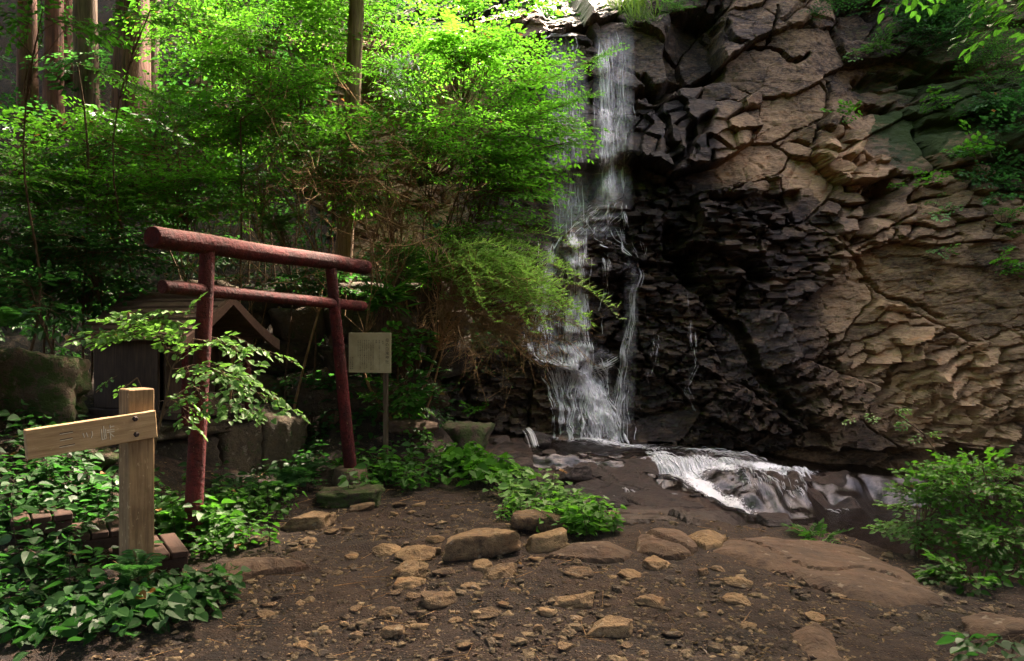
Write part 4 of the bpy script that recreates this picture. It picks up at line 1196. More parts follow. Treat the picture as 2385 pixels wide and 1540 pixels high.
STONES = []
for px, py, w, h, lab in [
    (929, 1171, 40, 20, 'grey-brown stone alone on the bare path above the boulders'), (975, 1171, 34, 18, None), (959, 1190, 24, 12, None),
    (716, 1212, 120, 30, 'long flat brown rock at the edge of the low leaves past the signpost'), (771, 1234, 35, 25, 'rounded tan stone touching the end of the long flat rock'),
    (811, 1230, 32, 22, 'tan stone beside the rounded one, nearer the middle of the path'), (605, 1254, 52, 36, 'rounded brown stone peeping out from under the low leaves'),
    (684, 1274, 36, 24, 'squarish tan stone in front of the low leaves'), (717, 1258, 45, 14, None), (898, 1275, 68, 44, 'pale yellowish stone with a notched top in mid path'),
    (1012, 1250, 42, 26, 'rounded tan stone behind the brown wedge-shaped stone'), (1005, 1220, 26, 13, None), (967, 1287, 96, 30, 'long brown stone leaning in mid path, next to the notched pale one'),
    (1012, 1278, 36, 28, 'dark brown stone propped on the end of the long leaning one'), (818, 1293, 36, 22, None), (953, 1322, 88, 48, 'broad flat tan stone at the head of the stony line'),
    (950, 1352, 74, 34, 'flat tan stone set just below the broad one in the stony line'), (1032, 1329, 58, 26, 'low tan stone beside the broad flat one'),
    (1123, 1311, 48, 40, 'upright brown stone next to the blocky pale one'), (1165, 1325, 85, 42, 'blocky pale tan stone in front of the large brown boulders'),
    (1100, 1361, 52, 28, 'dark low stone below the blocky pale one'), (919, 1376, 42, 24, 'tan stone with a sharp top edge near the end of the stony line'),
    (963, 1384, 38, 26, 'small brown angular stone between two larger ones'), (1024, 1388, 92, 50, 'large angular tan stone with a bright slanting face'),
    (902, 1418, 64, 50, 'layered brown stone with grooves across it'), (915, 1464, 54, 46, 'pale egg-shaped stone near the bottom of the picture'),
    (828, 1414, 36, 20, None), (975, 1456, 50, 18, 'flat pale stone beside the egg-shaped one'), (1129, 1422, 70, 34, 'pale split stone with a dark underside'),
    (1274, 1418, 50, 38, 'brown block-like stone left of the largest pale rock'), (1335, 1386, 108, 52, 'broad pale rounded rock in the right half of the path'),
    (1173, 1404, 28, 20, None), (1254, 1458, 28, 26, None), (624, 1404, 40, 24, 'tan stone alone on the dark soil near the kerb stones'), (620, 1428, 46, 18, None),
    (561, 1458, 18, 26, None), (510, 1396, 42, 14, None), (801, 1448, 28, 20, None), (830, 1475, 36, 26, None),
    (1420, 1450, 112, 54, 'largest pale rock low in the picture with a white patch on top'), (1716, 1388, 64, 44, 'light brown wedge stone with a black cleft beside it'),
    (1716, 1345, 80, 44, 'dark angular wedge of rock below the flat slabs'), (1640, 1328, 28, 26, None), (1673, 1320, 40, 26, 'dark lump of rock just under the overhanging slab'),
    (1535, 1310, 74, 24, 'flat broken stone lying just under the smooth slab'), (1350, 1334, 74, 24, 'low dark stone in the dirt below the big boulders'),
    (1468, 1331, 64, 32, 'slanting dark slab end sticking out of the dirt'), (1517, 1393, 70, 36, 'slanting split rock half sunk in the dirt'),
    (1341, 1436, 36, 20, None), (1568, 1473, 54, 26, 'small dark stone low in the picture, right of the largest pale rock'), (1899, 1431, 54, 30, 'brown block on the edge of the bottom slab'),
    (1743, 1458, 40, 18, None), (700, 1500, 44, 16, None), (1060, 1440, 36, 20, None), (1200, 1370, 30, 18, None), (1250, 1300, 40, 16, None), (870, 1240, 24, 14, None),
    (760, 1330, 30, 14, None), (700, 1400, 30, 16, None), (1080, 1500, 44, 22, None), (1320, 1500, 50, 24, None), (1160, 1480, 30, 16, None), (1640, 1430, 30, 16, None),
    (1790, 1360, 34, 14, None), (1460, 1500, 36, 18, None), (760, 1470, 30, 14, None), (600, 1340, 26, 12, None), (1095, 1240, 30, 14, None), (1060, 1200, 26, 12, None)]:
    STONES.append((px, py, w, h, lab))
import re
def short(l): return re.split(r' (?:alone|at|touching|beside|peeping|in|with|behind|leaning|propped|set|next|below|between|near|left|lying|just|half|sticking|on|nearer|of|from|under)\b', l)[0]
used = set()
named = [t for t in STONES if t[4]]
for px, py, w, h, lab in STONES:
    if not lab:
        for nx, ny, _, _, nl in sorted(named, key=lambda t: (t[0] - px) ** 2 + 4 * (t[1] - py) ** 2):
            side = ('left of' if px < nx else 'right of') if abs(px - nx) > 1.3 * abs(py - ny) else ('behind' if py < ny else 'in front of')
            lab = 'small tan stone ' + side + ' the ' + short(nl)
            if lab not in used: break
        used.add(lab)
    stone_at(px, py, w, h, lab)

def slab(poly, label, name='rock_slab', mat='bedrock', thick=0.16, bulge=0.03, lift=0.0, n=26, seed=0, cat='rock', group=None, wide=None):
    """A flat rock whose outline is given in the picture (points on the ground), with a worn upper face and rough sides."""
    P = []
    for px, py in poly:
        x, d = ground_hit(px, py); P.append((x, d))
    P = np.array(P); c = P.mean(0)
    if wide: P = c + (P - c) * wide
    zc = np.array([gz(*o) for o in P]); pl = np.linalg.lstsq(np.c_[P, np.ones(len(P))], zc, rcond=None)[0]
    st = float(np.clip(np.sqrt(np.ptp(P[:, 0]) * np.ptp(P[:, 1])) / 48, 0.014, 0.035))
    xs_, ys_ = np.arange(P[:, 0].min() - 0.08, P[:, 0].max() + 0.08, st), np.arange(P[:, 1].min() - 0.08, P[:, 1].max() + 0.08, st)
    QX, QY = np.meshgrid(xs_, ys_)
    wx_, wy_ = QX + 0.05 * fbm(QX * 2.2, QY * 2.2, 0, 4, seed), QY + 0.05 * fbm(QX * 2.2, QY * 2.2, 5, 4, seed)
    d_ = np.full(QX.shape, 9.0); ins = np.zeros(QX.shape, bool); n_ = len(P)
    for i in range(n_):
        (x0, y0), (x1, y1) = P[i], P[(i + 1) % n_]
        t = np.clip(((wx_ - x0) * (x1 - x0) + (wy_ - y0) * (y1 - y0)) / ((x1 - x0) ** 2 + (y1 - y0) ** 2 + 1e-9), 0, 1)
        d_ = np.minimum(d_, np.hypot(wx_ - x0 - t * (x1 - x0), wy_ - y0 - t * (y1 - y0)))
        cr = ((y0 > wy_) != (y1 > wy_)) & (wx_ < (x1 - x0) * (wy_ - y0) / (y1 - y0 + 1e-12) + x0)
        ins ^= cr
    sd = np.where(ins, d_, -d_)
    h = fbm(QX * 1.7 + QY * 0.6, QY * 2.6, 0, 4, seed + 3)
    terr = np.floor(h * 3.2) / 3.2
    zt = pl[0] * QX + pl[1] * QY + pl[2] + 0.055 + lift + bulge * np.clip(sd / 0.3, 0, 1) + 0.010 * terr + 0.020 * h + 0.004 * fbm(QX * 9, QY * 9, 0, 2, seed + 5)
    rdg = np.abs(noise(QX * 1.9 + 0.8 * QY, QY * 1.1 - QX * 0.9, 0, seed + 21)); zt -= 0.035 * sstep(0.05, 0.0, rdg)
    Zs = zt - (thick + 0.06) * (1 - sstep(-0.04, 0.008, sd)) - 0.03 * (1 - sstep(0.0, 0.10, sd))
    keep = sd > -0.05
    q = grid_faces(*QX.shape); ok = keep.ravel()[q].all(1); u, inv = np.unique(q[ok], return_inverse=True)
    V = np.stack([QX, QY, Zs], -1).reshape(-1, 3)[u]
    org = np.array([c[0], c[1], float(zc.mean())])
    o = put(name, mesh(name, V - org, inv.reshape(-1, 4), smooth=False), M[mat], None, org)
    return tag(o, label, cat, group)
slab([(1640, 1290), (1700, 1262), (1760, 1256), (1900, 1258), (2010, 1282), (2110, 1326), (2195, 1378), (2205, 1404), (2090, 1420), (1960, 1398), (1890, 1370), (1850, 1345), (1760, 1325)], 'great smooth sloping brown slab between the path and the right-hand bush', thick=0.12, bulge=0.03, seed=1, lift=-0.04)
slab([(1488, 1284), (1500, 1256), (1550, 1240), (1610, 1250), (1636, 1284), (1600, 1302), (1540, 1300)], 'smooth dome-topped brown slab undercut along its front at the water side', thick=0.16, bulge=0.01, seed=2, lift=0.0)
slab([(1600, 1256), (1640, 1246), (1700, 1258), (1690, 1276), (1640, 1280)], 'yellowish rough rock wedged between the two smooth slabs', thick=0.14, bulge=0.05, seed=3, mat='stone', lift=-0.01)
slab([(1270, 1300), (1330, 1276), (1420, 1268), (1472, 1284), (1450, 1304), (1360, 1312)], 'low dirt-covered slab beside the large tan boulders', thick=0.1, bulge=0.015, seed=4, lift=0.0)
slab([(1830, 1470), (1900, 1450), (1960, 1500), (2010, 1560), (1860, 1560)], 'brown slab edge running out of the bottom of the picture', thick=0.08, seed=5, lift=-0.03)
slab([(462, 1340), (520, 1322), (600, 1316), (700, 1312), (708, 1322), (640, 1336), (560, 1356), (480, 1368)], 'long low kerb-like rock along the path in front of the leaves', thick=0.12, seed=6, mat='bedrock', lift=-0.01)
GL = 'thin wet ledges in the stream bed'
for k, (poly, lab) in enumerate([
    ([(1330, 1100), (1420, 1085), (1530, 1100), (1540, 1130), (1420, 1140), (1330, 1125)], 'wet dark ledge just below the foot of the falls'),
    ([(1290, 1150), (1380, 1135), (1500, 1145), (1490, 1168), (1360, 1172)], 'flat wet ledge beyond the leafy clump, second from the falls'),
    ([(1420, 1160), (1540, 1140), (1660, 1165), (1640, 1190), (1500, 1192)], 'broad wet ledge along the left side of the white chute'),
    ([(1360, 1200), (1480, 1185), (1600, 1196), (1590, 1216), (1440, 1222)], 'lowest wet ledge nearest the dome-topped slab'),
    ([(1760, 1150), (1860, 1140), (1900, 1165), (1800, 1185)], 'wet ledge splitting the water right of the white chute'),
    ([(1560, 1205), (1660, 1196), (1720, 1216), (1640, 1232)], 'thin stepped wet ledge at the end of the white chute')]):
    slab(poly, lab, 'rock_ledge', 'wetstone', 0.12, 0.0, 0.0, seed=40 + k, group=GL)
for a in [(1120, 1268, 190, 66, 'large tan boulder with a pointed lower edge beside the leafy clump', .75, 7), (1256, 1212, 140, 62, 'brown top boulder resting behind the pointed one, under the leaves', .8, 8), (1275, 1252, 104, 76, 'rough ochre boulder at the near end of the leafy clump', .8, 9)]:
    stone_at(*a[:5], name='boulder', cat='boulder', group=None, shape=rock_shape(300 + a[6], 4, 12, 0.09, boxy=1), deep=a[5], yaw=0.1, sink=0.12, mat='stone')
stone_at(840, 1178, 64, 28, 'flat grey stone lying below the mossy footing rock', name='stone')
stone_at(815, 1156, 160, 40, 'mossy rock ledge under the farther torii pillar', name='rock', cat='rock', mat='mossrock', group=None, shape=rock_shape(320, 4, 9, 0.16, block=True), sink=0.35)
stone_at(960, 985, 120, 36, 'bare brown rock on the slope beside the notice board post', name='rock', cat='rock', mat='bedrock', group=None, d=8.6, shape=rock_shape(321, 3, 10, 0.08), sink=0.25)
stone_at(70, 895, 230, 190, 'big mossy block of rock left of the shrine roof', name='boulder', cat='boulder', mat='mossrock', group=None, d=6.4, z=0.72, shape=rock_shape(330, 4, 12, 0.20, block=True), deep=0.7, yaw=0.15, high=0.33, sink=0.02, tilt=(0, .06))
stone_at(235, 1010, 90, 60, 'mossy stone half hidden behind the arm board', name='rock', cat='rock', mat='mossrock', group=None, d=6.2, shape=rock_shape(331, 3, 10, 0.1), sink=0.2)
stone_at(2330, 1450, 170, 100, 'dark shaded boulder in the lower right corner', name='boulder', cat='boulder', mat='bedrock', group=None, shape=rock_shape(332, 4, 12, 0.08, boxy=1, top=0.6), sink=0.2)
stone_at(1075, 965, 190, 160, 'dark mossy rock hump left of the foot of the waterfall', name='boulder', cat='boulder', mat='mossrock', group=None, d=9.6, shape=rock_shape(333, 4, 10, 0.12), sink=0.15, high=0.40, deep=.8)
# wet rocks in the stream
WETN = []
for px, py, w, h, d, lab in [
    (1255, 1003, 70, 50, 11.2, 'wet brown block with a dark square face by the little side spout'), (1165, 985, 60, 26, 11.3, 'flat wet rock farthest left at the foot of the cliff'),
    (1214, 1051, 62, 46, 9.9, 'rounded wet rock below the side spout'), (1335, 1068, 84, 46, 9.9, 'slanting wet boulder standing alone in the stream'),
    (1240, 1085, 60, 30, 9.3, 'dark wet stone behind the leafy clump'), (1340, 1118, 80, 26, 9.0, 'low wet rock with thin water running over it'),
    (1585, 1228, 60, 26, 8.0, 'wet shore stone right behind the dome-topped slab'), (1640, 1212, 56, 30, 8.3, 'upright wet shore stone near the end of the chute'), (1540, 1196, 70, 20, 8.6, 'flat wet layered stone in the dark shelf'),
    (1690, 1232, 50, 28, 7.9, 'small dark shore stone next to the yellowish rock'), (1740, 1222, 70, 36, 8.3, 'dark wet rock at the foot of the white chute'), (1810, 1206, 84, 44, 8.8, 'black wet boulder right of the white chute'),
    (1955, 1246, 66, 36, 7.6, 'dark reddish boulder behind the great slab'), (1890, 1176, 40, 44, 9.4, 'small black upright rock at the edge of the dark pool'), (1862, 1238, 44, 22, 7.8, 'small dark stone beside the lone green tuft'),
    (1470, 1206, 60, 20, 8.4, 'thin wet ledge stone above the leafy clump end'), (1430, 1140, 80, 18, 9.2, 'thin dark ledge stone washed by the stream')]:
    WETN.append((px, py, lab)); stone_at(px, py, w, h, lab, name='wet_rock', cat='rock', mat='wetstone', group='wet rocks in the stream', d=d, sink=0.2)

for px, py, w, h, d in [(1500, 1228, 40, 18, 7.9), (1660, 1236, 34, 18, 7.6), (1600, 1206, 36, 16, 8.5), (1700, 1206, 40, 20, 8.9), (1770, 1236, 40, 20, 7.8), (1830, 1230, 36, 20, 8.1), (1470, 1176, 36, 14, 9.0), (1390, 1096, 34, 14, 10.0),
                        (1300, 1092, 40, 18, 9.6), (1180, 1030, 40, 22, 10.6), (1280, 1050, 36, 16, 10.4), (1560, 1172, 34, 14, 9.2), (1880, 1130, 36, 16, 10.6), (1930, 1180, 40, 18, 9.6), (1720, 1190, 26, 16, 9.4), (1620, 1180, 30, 14, 9.3)]:
    for nx, ny, nl in sorted(WETN, key=lambda t: (t[0] - px) ** 2 + 4 * (t[1] - py) ** 2):
        side = ('left of' if px < nx else 'right of') if abs(px - nx) > 1.3 * abs(py - ny) else ('behind' if py < ny else 'in front of')
        lab = 'small dark wet stone ' + side + ' the ' + ' '.join(nl.split()[:7])
        if lab not in used: break
    used.add(lab)
    stone_at(px, py, w, h, lab, name='wet_rock', cat='rock', mat='wetstone', group='wet rocks in the stream', d=d, sink=0.25)

# plinth of the shrine: rough stone blocks and a slab along the top
plinth = thing('stone_plinth', (-2.7, 7.6, 0), 'rough stone block plinth carrying the small shrine', 'stone plinth')
fx0, fx1 = W(345, 985, 6.85), W(725, 985, 8.35)
pdv = (fx1 - fx0)[:2]; PL = np.linalg.norm(pdv); pdv /= PL; pnv = np.array([-pdv[1], pdv[0]]); pyaw = math.atan2(pdv[1], pdv[0])
for k, (u0, u1, z0, z1, dep) in enumerate([(0.0, .92, .50, .66, .95), (.05, .78, -.05, .49, .5), (.80, 1.25, -.05, .60, .5), (1.27, PL, -.05, .66, .5), (.95, 1.24, .605, .66, .9)]):
    s = rock_shape(400 + k, 4, 7, 0.06, block=True)
    c = fx0[:2] + pdv * (u0 + u1) / 2 + pnv * (dep / 2 + (0.0 if k == 0 else 0.06))
    put('stone_block', mesh('stone_block', s[0], None, s[1]), M['plinth'], plinth, (c[0] + 2.7, c[1] - 7.6, (z0 + z1) / 2), (0, 0, pyaw), ((u1 - u0) / 2 * 1.06, dep / 2 * 1.1, (z1 - z0) / 2 * 1.05))
s = rock_shape(410, 3, 7, 0.04, block=True)
c = fx0[:2] + pdv * PL * 0.5 + pnv * 0.95
put('fill_block', mesh('fill_block', s[0], None, s[1]), M['plinth'], plinth, (c[0] + 2.7, c[1] - 7.6, 0.27), (0, 0, pyaw), (PL * 0.58, 0.72, 0.42))
# low stone wall behind the shrine
wall = thing('stone_wall', (-2.2, 9.2, 0.5), 'dark lichen-spotted stone wall behind the shrine', 'wall')
rw_ = rng(500)
zrow = 0.0
for row in range(4):
    u = -0.3 * rw_.uniform(0, 1); hh = rw_.uniform(0.30, 0.5)
    while u < 3.0:
        w_ = rw_.uniform(0.35, 0.95); s = rock_shape(510 + rw_.integers(0, 9), 3, 8, 0.14, boxy=1)
        put('stone_block', mesh('stone_block', s[0], None, s[1]), M['plinth'], wall, (-1.7 + u + w_ / 2, 0.04 * row + 0.25 * (u / 3) + rw_.normal(0, .05), zrow + hh / 2), (0, rw_.normal(0, .06), 0.08 + rw_.normal(0, .1)), (w_ / 2 * 1.12, 0.3, hh / 2 * rw_.uniform(1.0, 1.2)))
        u += w_
    zrow += hh * 0.95

# gravel on the path
RG = rng(61)
ico_v, ico_t = _bm[1]
def gravel(n, y0, y1, smin, smax, seed, name, label, tone0=0.25):
    r = rng(seed)
    y = y0 + (y1 - y0) * r.uniform(0, 1, n * 3) ** 1.5
    x = r.uniform(-0.66, 0.66, n * 3) * y * 1.02
    ok = (x > -1.9 + 0.12 * (y - 4)) & (x < 2.9) & (y < bank_y(x) - 0.05) & (fbm(x * 0.9, y * 0.9, 0, 3, 7) > -0.75 + 0.5 * r.uniform(0, 1, n * 3))
    x, y = x[ok][:n], y[ok][:n]; k = len(x)
    s = smin * (smax / smin) ** (r.uniform(0, 1, k) ** 2.2)
    base = [rock_shape(700 + b, 1, 6, 0.1)[0] for b in range(6)]
    V = np.stack(base)[r.integers(0, 6, k)] * (s[:, None, None] * r.uniform(0.6, 1.2, (k, 1, 3)) * np.array([1, 0.85, 0.5]))
    a = r.uniform(0, 6.28, k); ca, sa = np.cos(a)[:, None], np.sin(a)[:, None]
    Vx = V[..., 0] * ca - V[..., 1] * sa; Vy = V[..., 0] * sa + V[..., 1] * ca
    z = ground_z(x, y) + s * 0.12
    VV_ = np.stack([Vx + x[:, None], Vy + y[:, None], V[..., 2] + z[:, None]], -1).reshape(-1, 3)
    T_ = (ico_t[None] + (np.arange(k) * len(ico_v))[:, None, None]).reshape(-1, 3)
    tone_ = np.repeat(np.clip(r.normal(tone0 + 0.08, 0.28, k), 0, 1), len(ico_v))
    o = put(name, mesh(name, VV_, None, T_, attrs={'rk': np.stack([tone_, tone_ * 0, tone_ * 0], 1)}, smooth=False), M['pebble'])
    o['kind'] = 'stuff'; o['label'] = label
M['pebble'] = rock_material('gravel pebble', (0.022, 0.014, 0.009), (0.24, 0.17, 0.09), attr=True, scale=2.0)
gravel(11000, 2.9, 7.8, 0.005, 0.022, 71, 'gravel', 'fine brown and tan gravel strewn over the dirt path')
gravel(1500, 2.9, 7.4, 0.014, 0.050, 72, 'stone_chips', 'flat tan stone chips scattered over the dirt path', 0.28)

# ------------------------------------------------------------------ vegetation
LO = [(.30, .50), (.68, .38)]
HI = [(.08, .30), (.26, .50), (.52, .47), (.78, .27)]
def leaf_mesh(P, D, N, L, Wd, tint, fold=0.22, droop=0.12, prof=LO):
    S = np.cross(N, D)
    L, Wd = L[:, None], Wd[:, None]
    tip = P + D * L - N * (droop * L)
    side = lambda s: [P + D * a * L + S * (s * w * Wd) + N * (fold * Wd * w * 2 * (1 - .5 * a)) - N * (droop * a * a * L) for a, w in prof]
    m = len(prof); k = len(P)
    v = np.stack([P] + side(1) + [tip] + side(-1)[::-1], 1)
    o = (np.arange(k) * (2 * m + 2))[:, None]
    rt = list(range(1, m + 1)); tp = m + 1; lf = list(range(m + 2, 2 * m + 2))
    if m == 2: q = [[0, 1, 2, 3], [0, 3, 4, 5]]
    else: q = [[0, 1, 2, 3], [0, 3, 4, 5], [0, 5, 6, 7], [0, 7, 8, 9]]
    return v.reshape(-1, 3), np.concatenate([o + np.array([x]) for x in q]), np.repeat(tint, 2 * m + 2)

def prism_mesh(p0, p1, r0, r1):
    T = p1 - p0; T = T / (np.linalg.norm(T, axis=1, keepdims=True) + 1e-9)
    ref = np.where(np.abs(T[:, 2:3]) > 0.9, np.array([[1.0, 0, 0]]), np.array([[0, 0, 1.0]]))
    A = np.cross(T, ref); A /= np.linalg.norm(A, axis=1, keepdims=True) + 1e-9
    B_ = np.cross(T, A)
    th = np.array([0, 2.094, 4.189])
    ring = lambda p, r: p[:, None] + r[:, None, None] * (np.cos(th)[None, :, None] * A[:, None] + np.sin(th)[None, :, None] * B_[:, None])
    v = np.concatenate([ring(p0, r0), ring(p1, r1)], 1)
    o = (np.arange(len(p0)) * 6)[:, None]
    q = np.concatenate([o + np.array([[a, 3 + a, 3 + (a + 1) % 3, (a + 1) % 3]]) for a in range(3)])
    return v.reshape(-1, 3), q

def nrm(v): return v / (np.linalg.norm(v, axis=-1, keepdims=True) + 1e-9)

class Spray:
    def __init__(self): self.P, self.D, self.N, self.L, self.Wd, self.s0, self.s1, self.r0, self.r1 = ([] for _ in range(9))
    def leaf(self, p, d, n, L, w): self.P.append(p); self.D.append(d); self.N.append(n); self.L.append(L); self.Wd.append(w)
    def seg(self, a, b, r0, r1): self.s0.append(a); self.s1.append(b); self.r0.append(r0); self.r1.append(r1)
    def done(self):
        for k in ('P', 'D', 'N', 'L', 'Wd', 's0', 's1', 'r0', 'r1'): setattr(self, k, np.array(getattr(self, k), float))
        if len(self.s0) == 0: self.s0 = np.zeros((0, 3)); self.s1 = np.zeros((0, 3))
        self.D = nrm(self.D); self.N = nrm(self.N - self.D * (self.N * self.D).sum(1, keepdims=True))
        return self

def make_spray(kind, seed):
    r = rng(seed); S = Spray(); Z = np.array([0, 0, 1.0])
    jn = lambda s: Z + r.normal(0, s, 3)
    def flat(L, ntw, tl, lf, wr, droop, sp, ang=0.9):
        cur = r.normal(0, 0.12)
        ax_ = lambda t: np.array([L * t, L * cur * t * t, -droop * L * t * t])
        for a in range(6): S.seg(ax_(a / 6), ax_((a + 1) / 6), 0.004 * (1 - a / 7), 0.004 * (1 - (a + 1) / 7))
        for k in range(ntw):
            t = 0.10 + 0.88 * k / ntw; p = ax_(t); side = 1 if k % 2 else -1
            l = L * tl * (1 - 0.72 * t) * r.uniform(0.75, 1.2)
            d = nrm(np.array([math.cos(ang), side * math.sin(ang), r.normal(-0.06, 0.10)]) + r.normal(0, 0.07, 3))
            e = p + d * l + np.array([0.15 * l, 0, -0.12 * l]); S.seg(p, e, 0.0022, 0.001)
            m = max(1, int(l / sp))
            for j in range(m):
                q_ = p + (e - p) * (j + 0.6) / m; sd = 1 if j % 2 else -1
                c_, s_ = math.cos(0.75 * sd), math.sin(0.75 * sd)
                dd = np.array([d[0] * c_ - d[1] * s_, d[0] * s_ + d[1] * c_, d[2] + r.normal(-0.10, 0.12)])
                S.leaf(q_, dd, jn(0.28), lf * r.uniform(0.65, 1.15), lf * wr * r.uniform(0.8, 1.15))
            S.leaf(e, d + np.array([0, 0, -0.1]), jn(0.28), lf * r.uniform(0.8, 1.15), lf * wr)
        S.leaf(ax_(1), np.array([1, cur, -0.2]), jn(0.2), lf, lf * wr)
    if kind == 'hornbeam': flat(0.72, 13, 0.55, 0.062, 0.50, 0.12, 0.046)
    elif kind == 'maple': flat(0.60, 9, 0.55, 0.088, 0.62, 0.16, 0.070, 0.8)
    elif kind == 'fine': flat(0.70, 16, 0.42, 0.040, 0.42, 0.16, 0.030)
    elif kind == 'arch':
        L = 0.9; ax_ = lambda t: np.array([L * t, 0.05 * math.sin(3 * t), 0.10 * math.sin(t * 2.4) - 0.50 * L * t ** 2.2])
        for a in range(8): S.seg(ax_(a / 8), ax_((a + 1) / 8), 0.0032 * (1 - a / 9), 0.0032 * (1 - (a + 1) / 9))
        for k in range(46):
            t = 0.12 + 0.87 * k / 46; side = 1 if k % 2 else -1
            d = nrm(np.array([0.75, side * 0.65, 0.15]) + r.normal(0, 0.2, 3))
            S.leaf(ax_(t), d, jn(0.35), 0.036 * r.uniform(0.7, 1.3), 0.016)
            if k % 3 == 0:
                p = ax_(t); e = p + d * 0.13 * (1 - 0.5 * t); S.seg(p, e, 0.0012, 0.0007)
                for j in range(6): S.leaf(p + (e - p) * (j + 1) / 6, nrm(d + np.array([0, (-1) ** j * 0.7, 0.1])), jn(0.35), 0.032, 0.014)
    elif kind == 'pinnate':
        L = 0.36; ax_ = lambda t: np.array([L * t, 0, 0.06 * math.sin(t * 2.8) - 0.10 * t * t])
        for a in range(4): S.seg(ax_(a / 4), ax_((a + 1) / 4), 0.0028 * (1 - a / 6), 0.0028 * (1 - (a + 1) / 6))
        for k in range(7):
            t = 0.22 + 0.74 * k / 7
            for side in (1, -1): S.leaf(ax_(t), np.array([0.55, side * 0.85, -0.12]) + r.normal(0, 0.08, 3), jn(0.2), 0.115 * (1 - 0.35 * abs(t - 0.5)), 0.036)
        S.leaf(ax_(1), np.array([1, 0, -0.2]), jn(0.1), 0.12, 0.04)
    elif kind == 'sasa':
        S.seg(np.zeros(3), np.array([0.22, 0, 0.02]), 0.0025, 0.0015)
        for k in range(7):
            a = r.uniform(-0.9, 0.9)
            S.leaf(np.array([0.04 + 0.03 * k, 0, 0.0]), np.array([math.cos(a), math.sin(a), r.uniform(-0.5, 0.35)]), jn(0.5), r.uniform(0.13, 0.22), r.uniform(0.016, 0.026))
    elif kind == 'broad':
        flat(0.42, 6, 0.5, 0.088, 0.72, 0.22, 0.075, 0.85)
    elif kind == 'herb':
        h = r.uniform(0.14, 0.30); S.seg(np.zeros(3), np.array([0.03, 0.02, h]), 0.003, 0.0015)
        for k in range(4):
            a0 = k * 1.57 + r.normal(0, 0.3); z_ = h * (0.35 + 0.65 * k / 3)
            for a in (a0, a0 + 3.14):
                d = np.array([math.cos(a), math.sin(a), r.normal(-0.05, 0.15)]); L = 0.085 * r.uniform(0.6, 1.15)
                p = np.array([0.03 * z_ / h, 0.02 * z_ / h, z_]); S.seg(p, p + d * 0.03, 0.0015, 0.001)
                S.leaf(p + d * 0.025, d, jn(0.30), L, L * 0.72)
    elif kind == 'round':
        for k in range(6):
            a = r.uniform(0, 6.28); l = r.uniform(0.05, 0.16); h = r.uniform(0.08, 0.20)
            e = np.array([math.cos(a) * l, math.sin(a) * l, h]); S.seg(np.zeros(3), e, 0.002, 0.0012)
            L = r.uniform(0.06, 0.115); S.leaf(e - np.array([math.cos(a), math.sin(a), 0]) * L * 0.3, np.array([math.cos(a), math.sin(a), -0.15]), jn(0.30), L, L * 0.92)
    elif kind == 'fern':
        L = r.uniform(0.38, 0.55); ax_ = lambda t: np.array([L * t * 0.85, 0, 0.28 * L * math.sin(t * 2.6)])
        for a in range(6): S.seg(ax_(a / 6), ax_((a + 1) / 6), 0.0025 * (1 - a / 7), 0.0025 * (1 - (a + 1) / 7))
        for k in range(22):
            t = 0.12 + 0.86 * k / 22; l = 0.30 * L * math.sin(math.pi * (0.12 + 0.85 * t)) ** 0.8
            for side in (1, -1): S.leaf(ax_(t), np.array([0.35, side, -0.10 + r.normal(0, 0.05)]), jn(0.15), l, l * 0.17 + 0.006)
    elif kind == 'grass':
        for k in range(14):
            a = r.uniform(0, 6.28); S.leaf(r.normal(0, 0.02, 3) * np.array([1, 1, 0]), np.array([math.cos(a) * 0.5, math.sin(a) * 0.5, r.uniform(0.4, 1.0)]), np.array([math.cos(a), math.sin(a), 0.2]), r.uniform(0.12, 0.30), 0.008)
    elif kind == 'bare':
        L = r.uniform(0.5, 0.9); p = np.zeros(3); d = np.array([1.0, 0, 0])
        for a in range(8):
            d = nrm(d + r.normal(0, 0.22, 3)); e = p + d * L / 8; S.seg(p, e, 0.0065 * (1 - a / 9), 0.0065 * (1 - (a + 1) / 9))
            if a > 0:
                f = nrm(d + r.normal(0, 0.8, 3)); g_ = e + f * r.uniform(0.12, 0.30); S.seg(e, g_, 0.0034, 0.002)
                for _ in range(2):
                    h_ = nrm(f + r.normal(0, 0.7, 3)); m_ = e + (g_ - e) * r.uniform(0.4, 1); S.seg(m_, m_ + h_ * r.uniform(0.06, 0.16), 0.002, 0.001)
            p = e
        S.leaf(p, d, Z, 0.03, 0.012)
    return S.done()

SPR = {k: [make_spray(k, 1000 + 31 * i + len(k) * 7) for i in range(6)] for k in ('hornbeam', 'maple', 'fine', 'arch', 'pinnate', 'sasa', 'broad', 'herb', 'round', 'fern', 'grass', 'bare')}

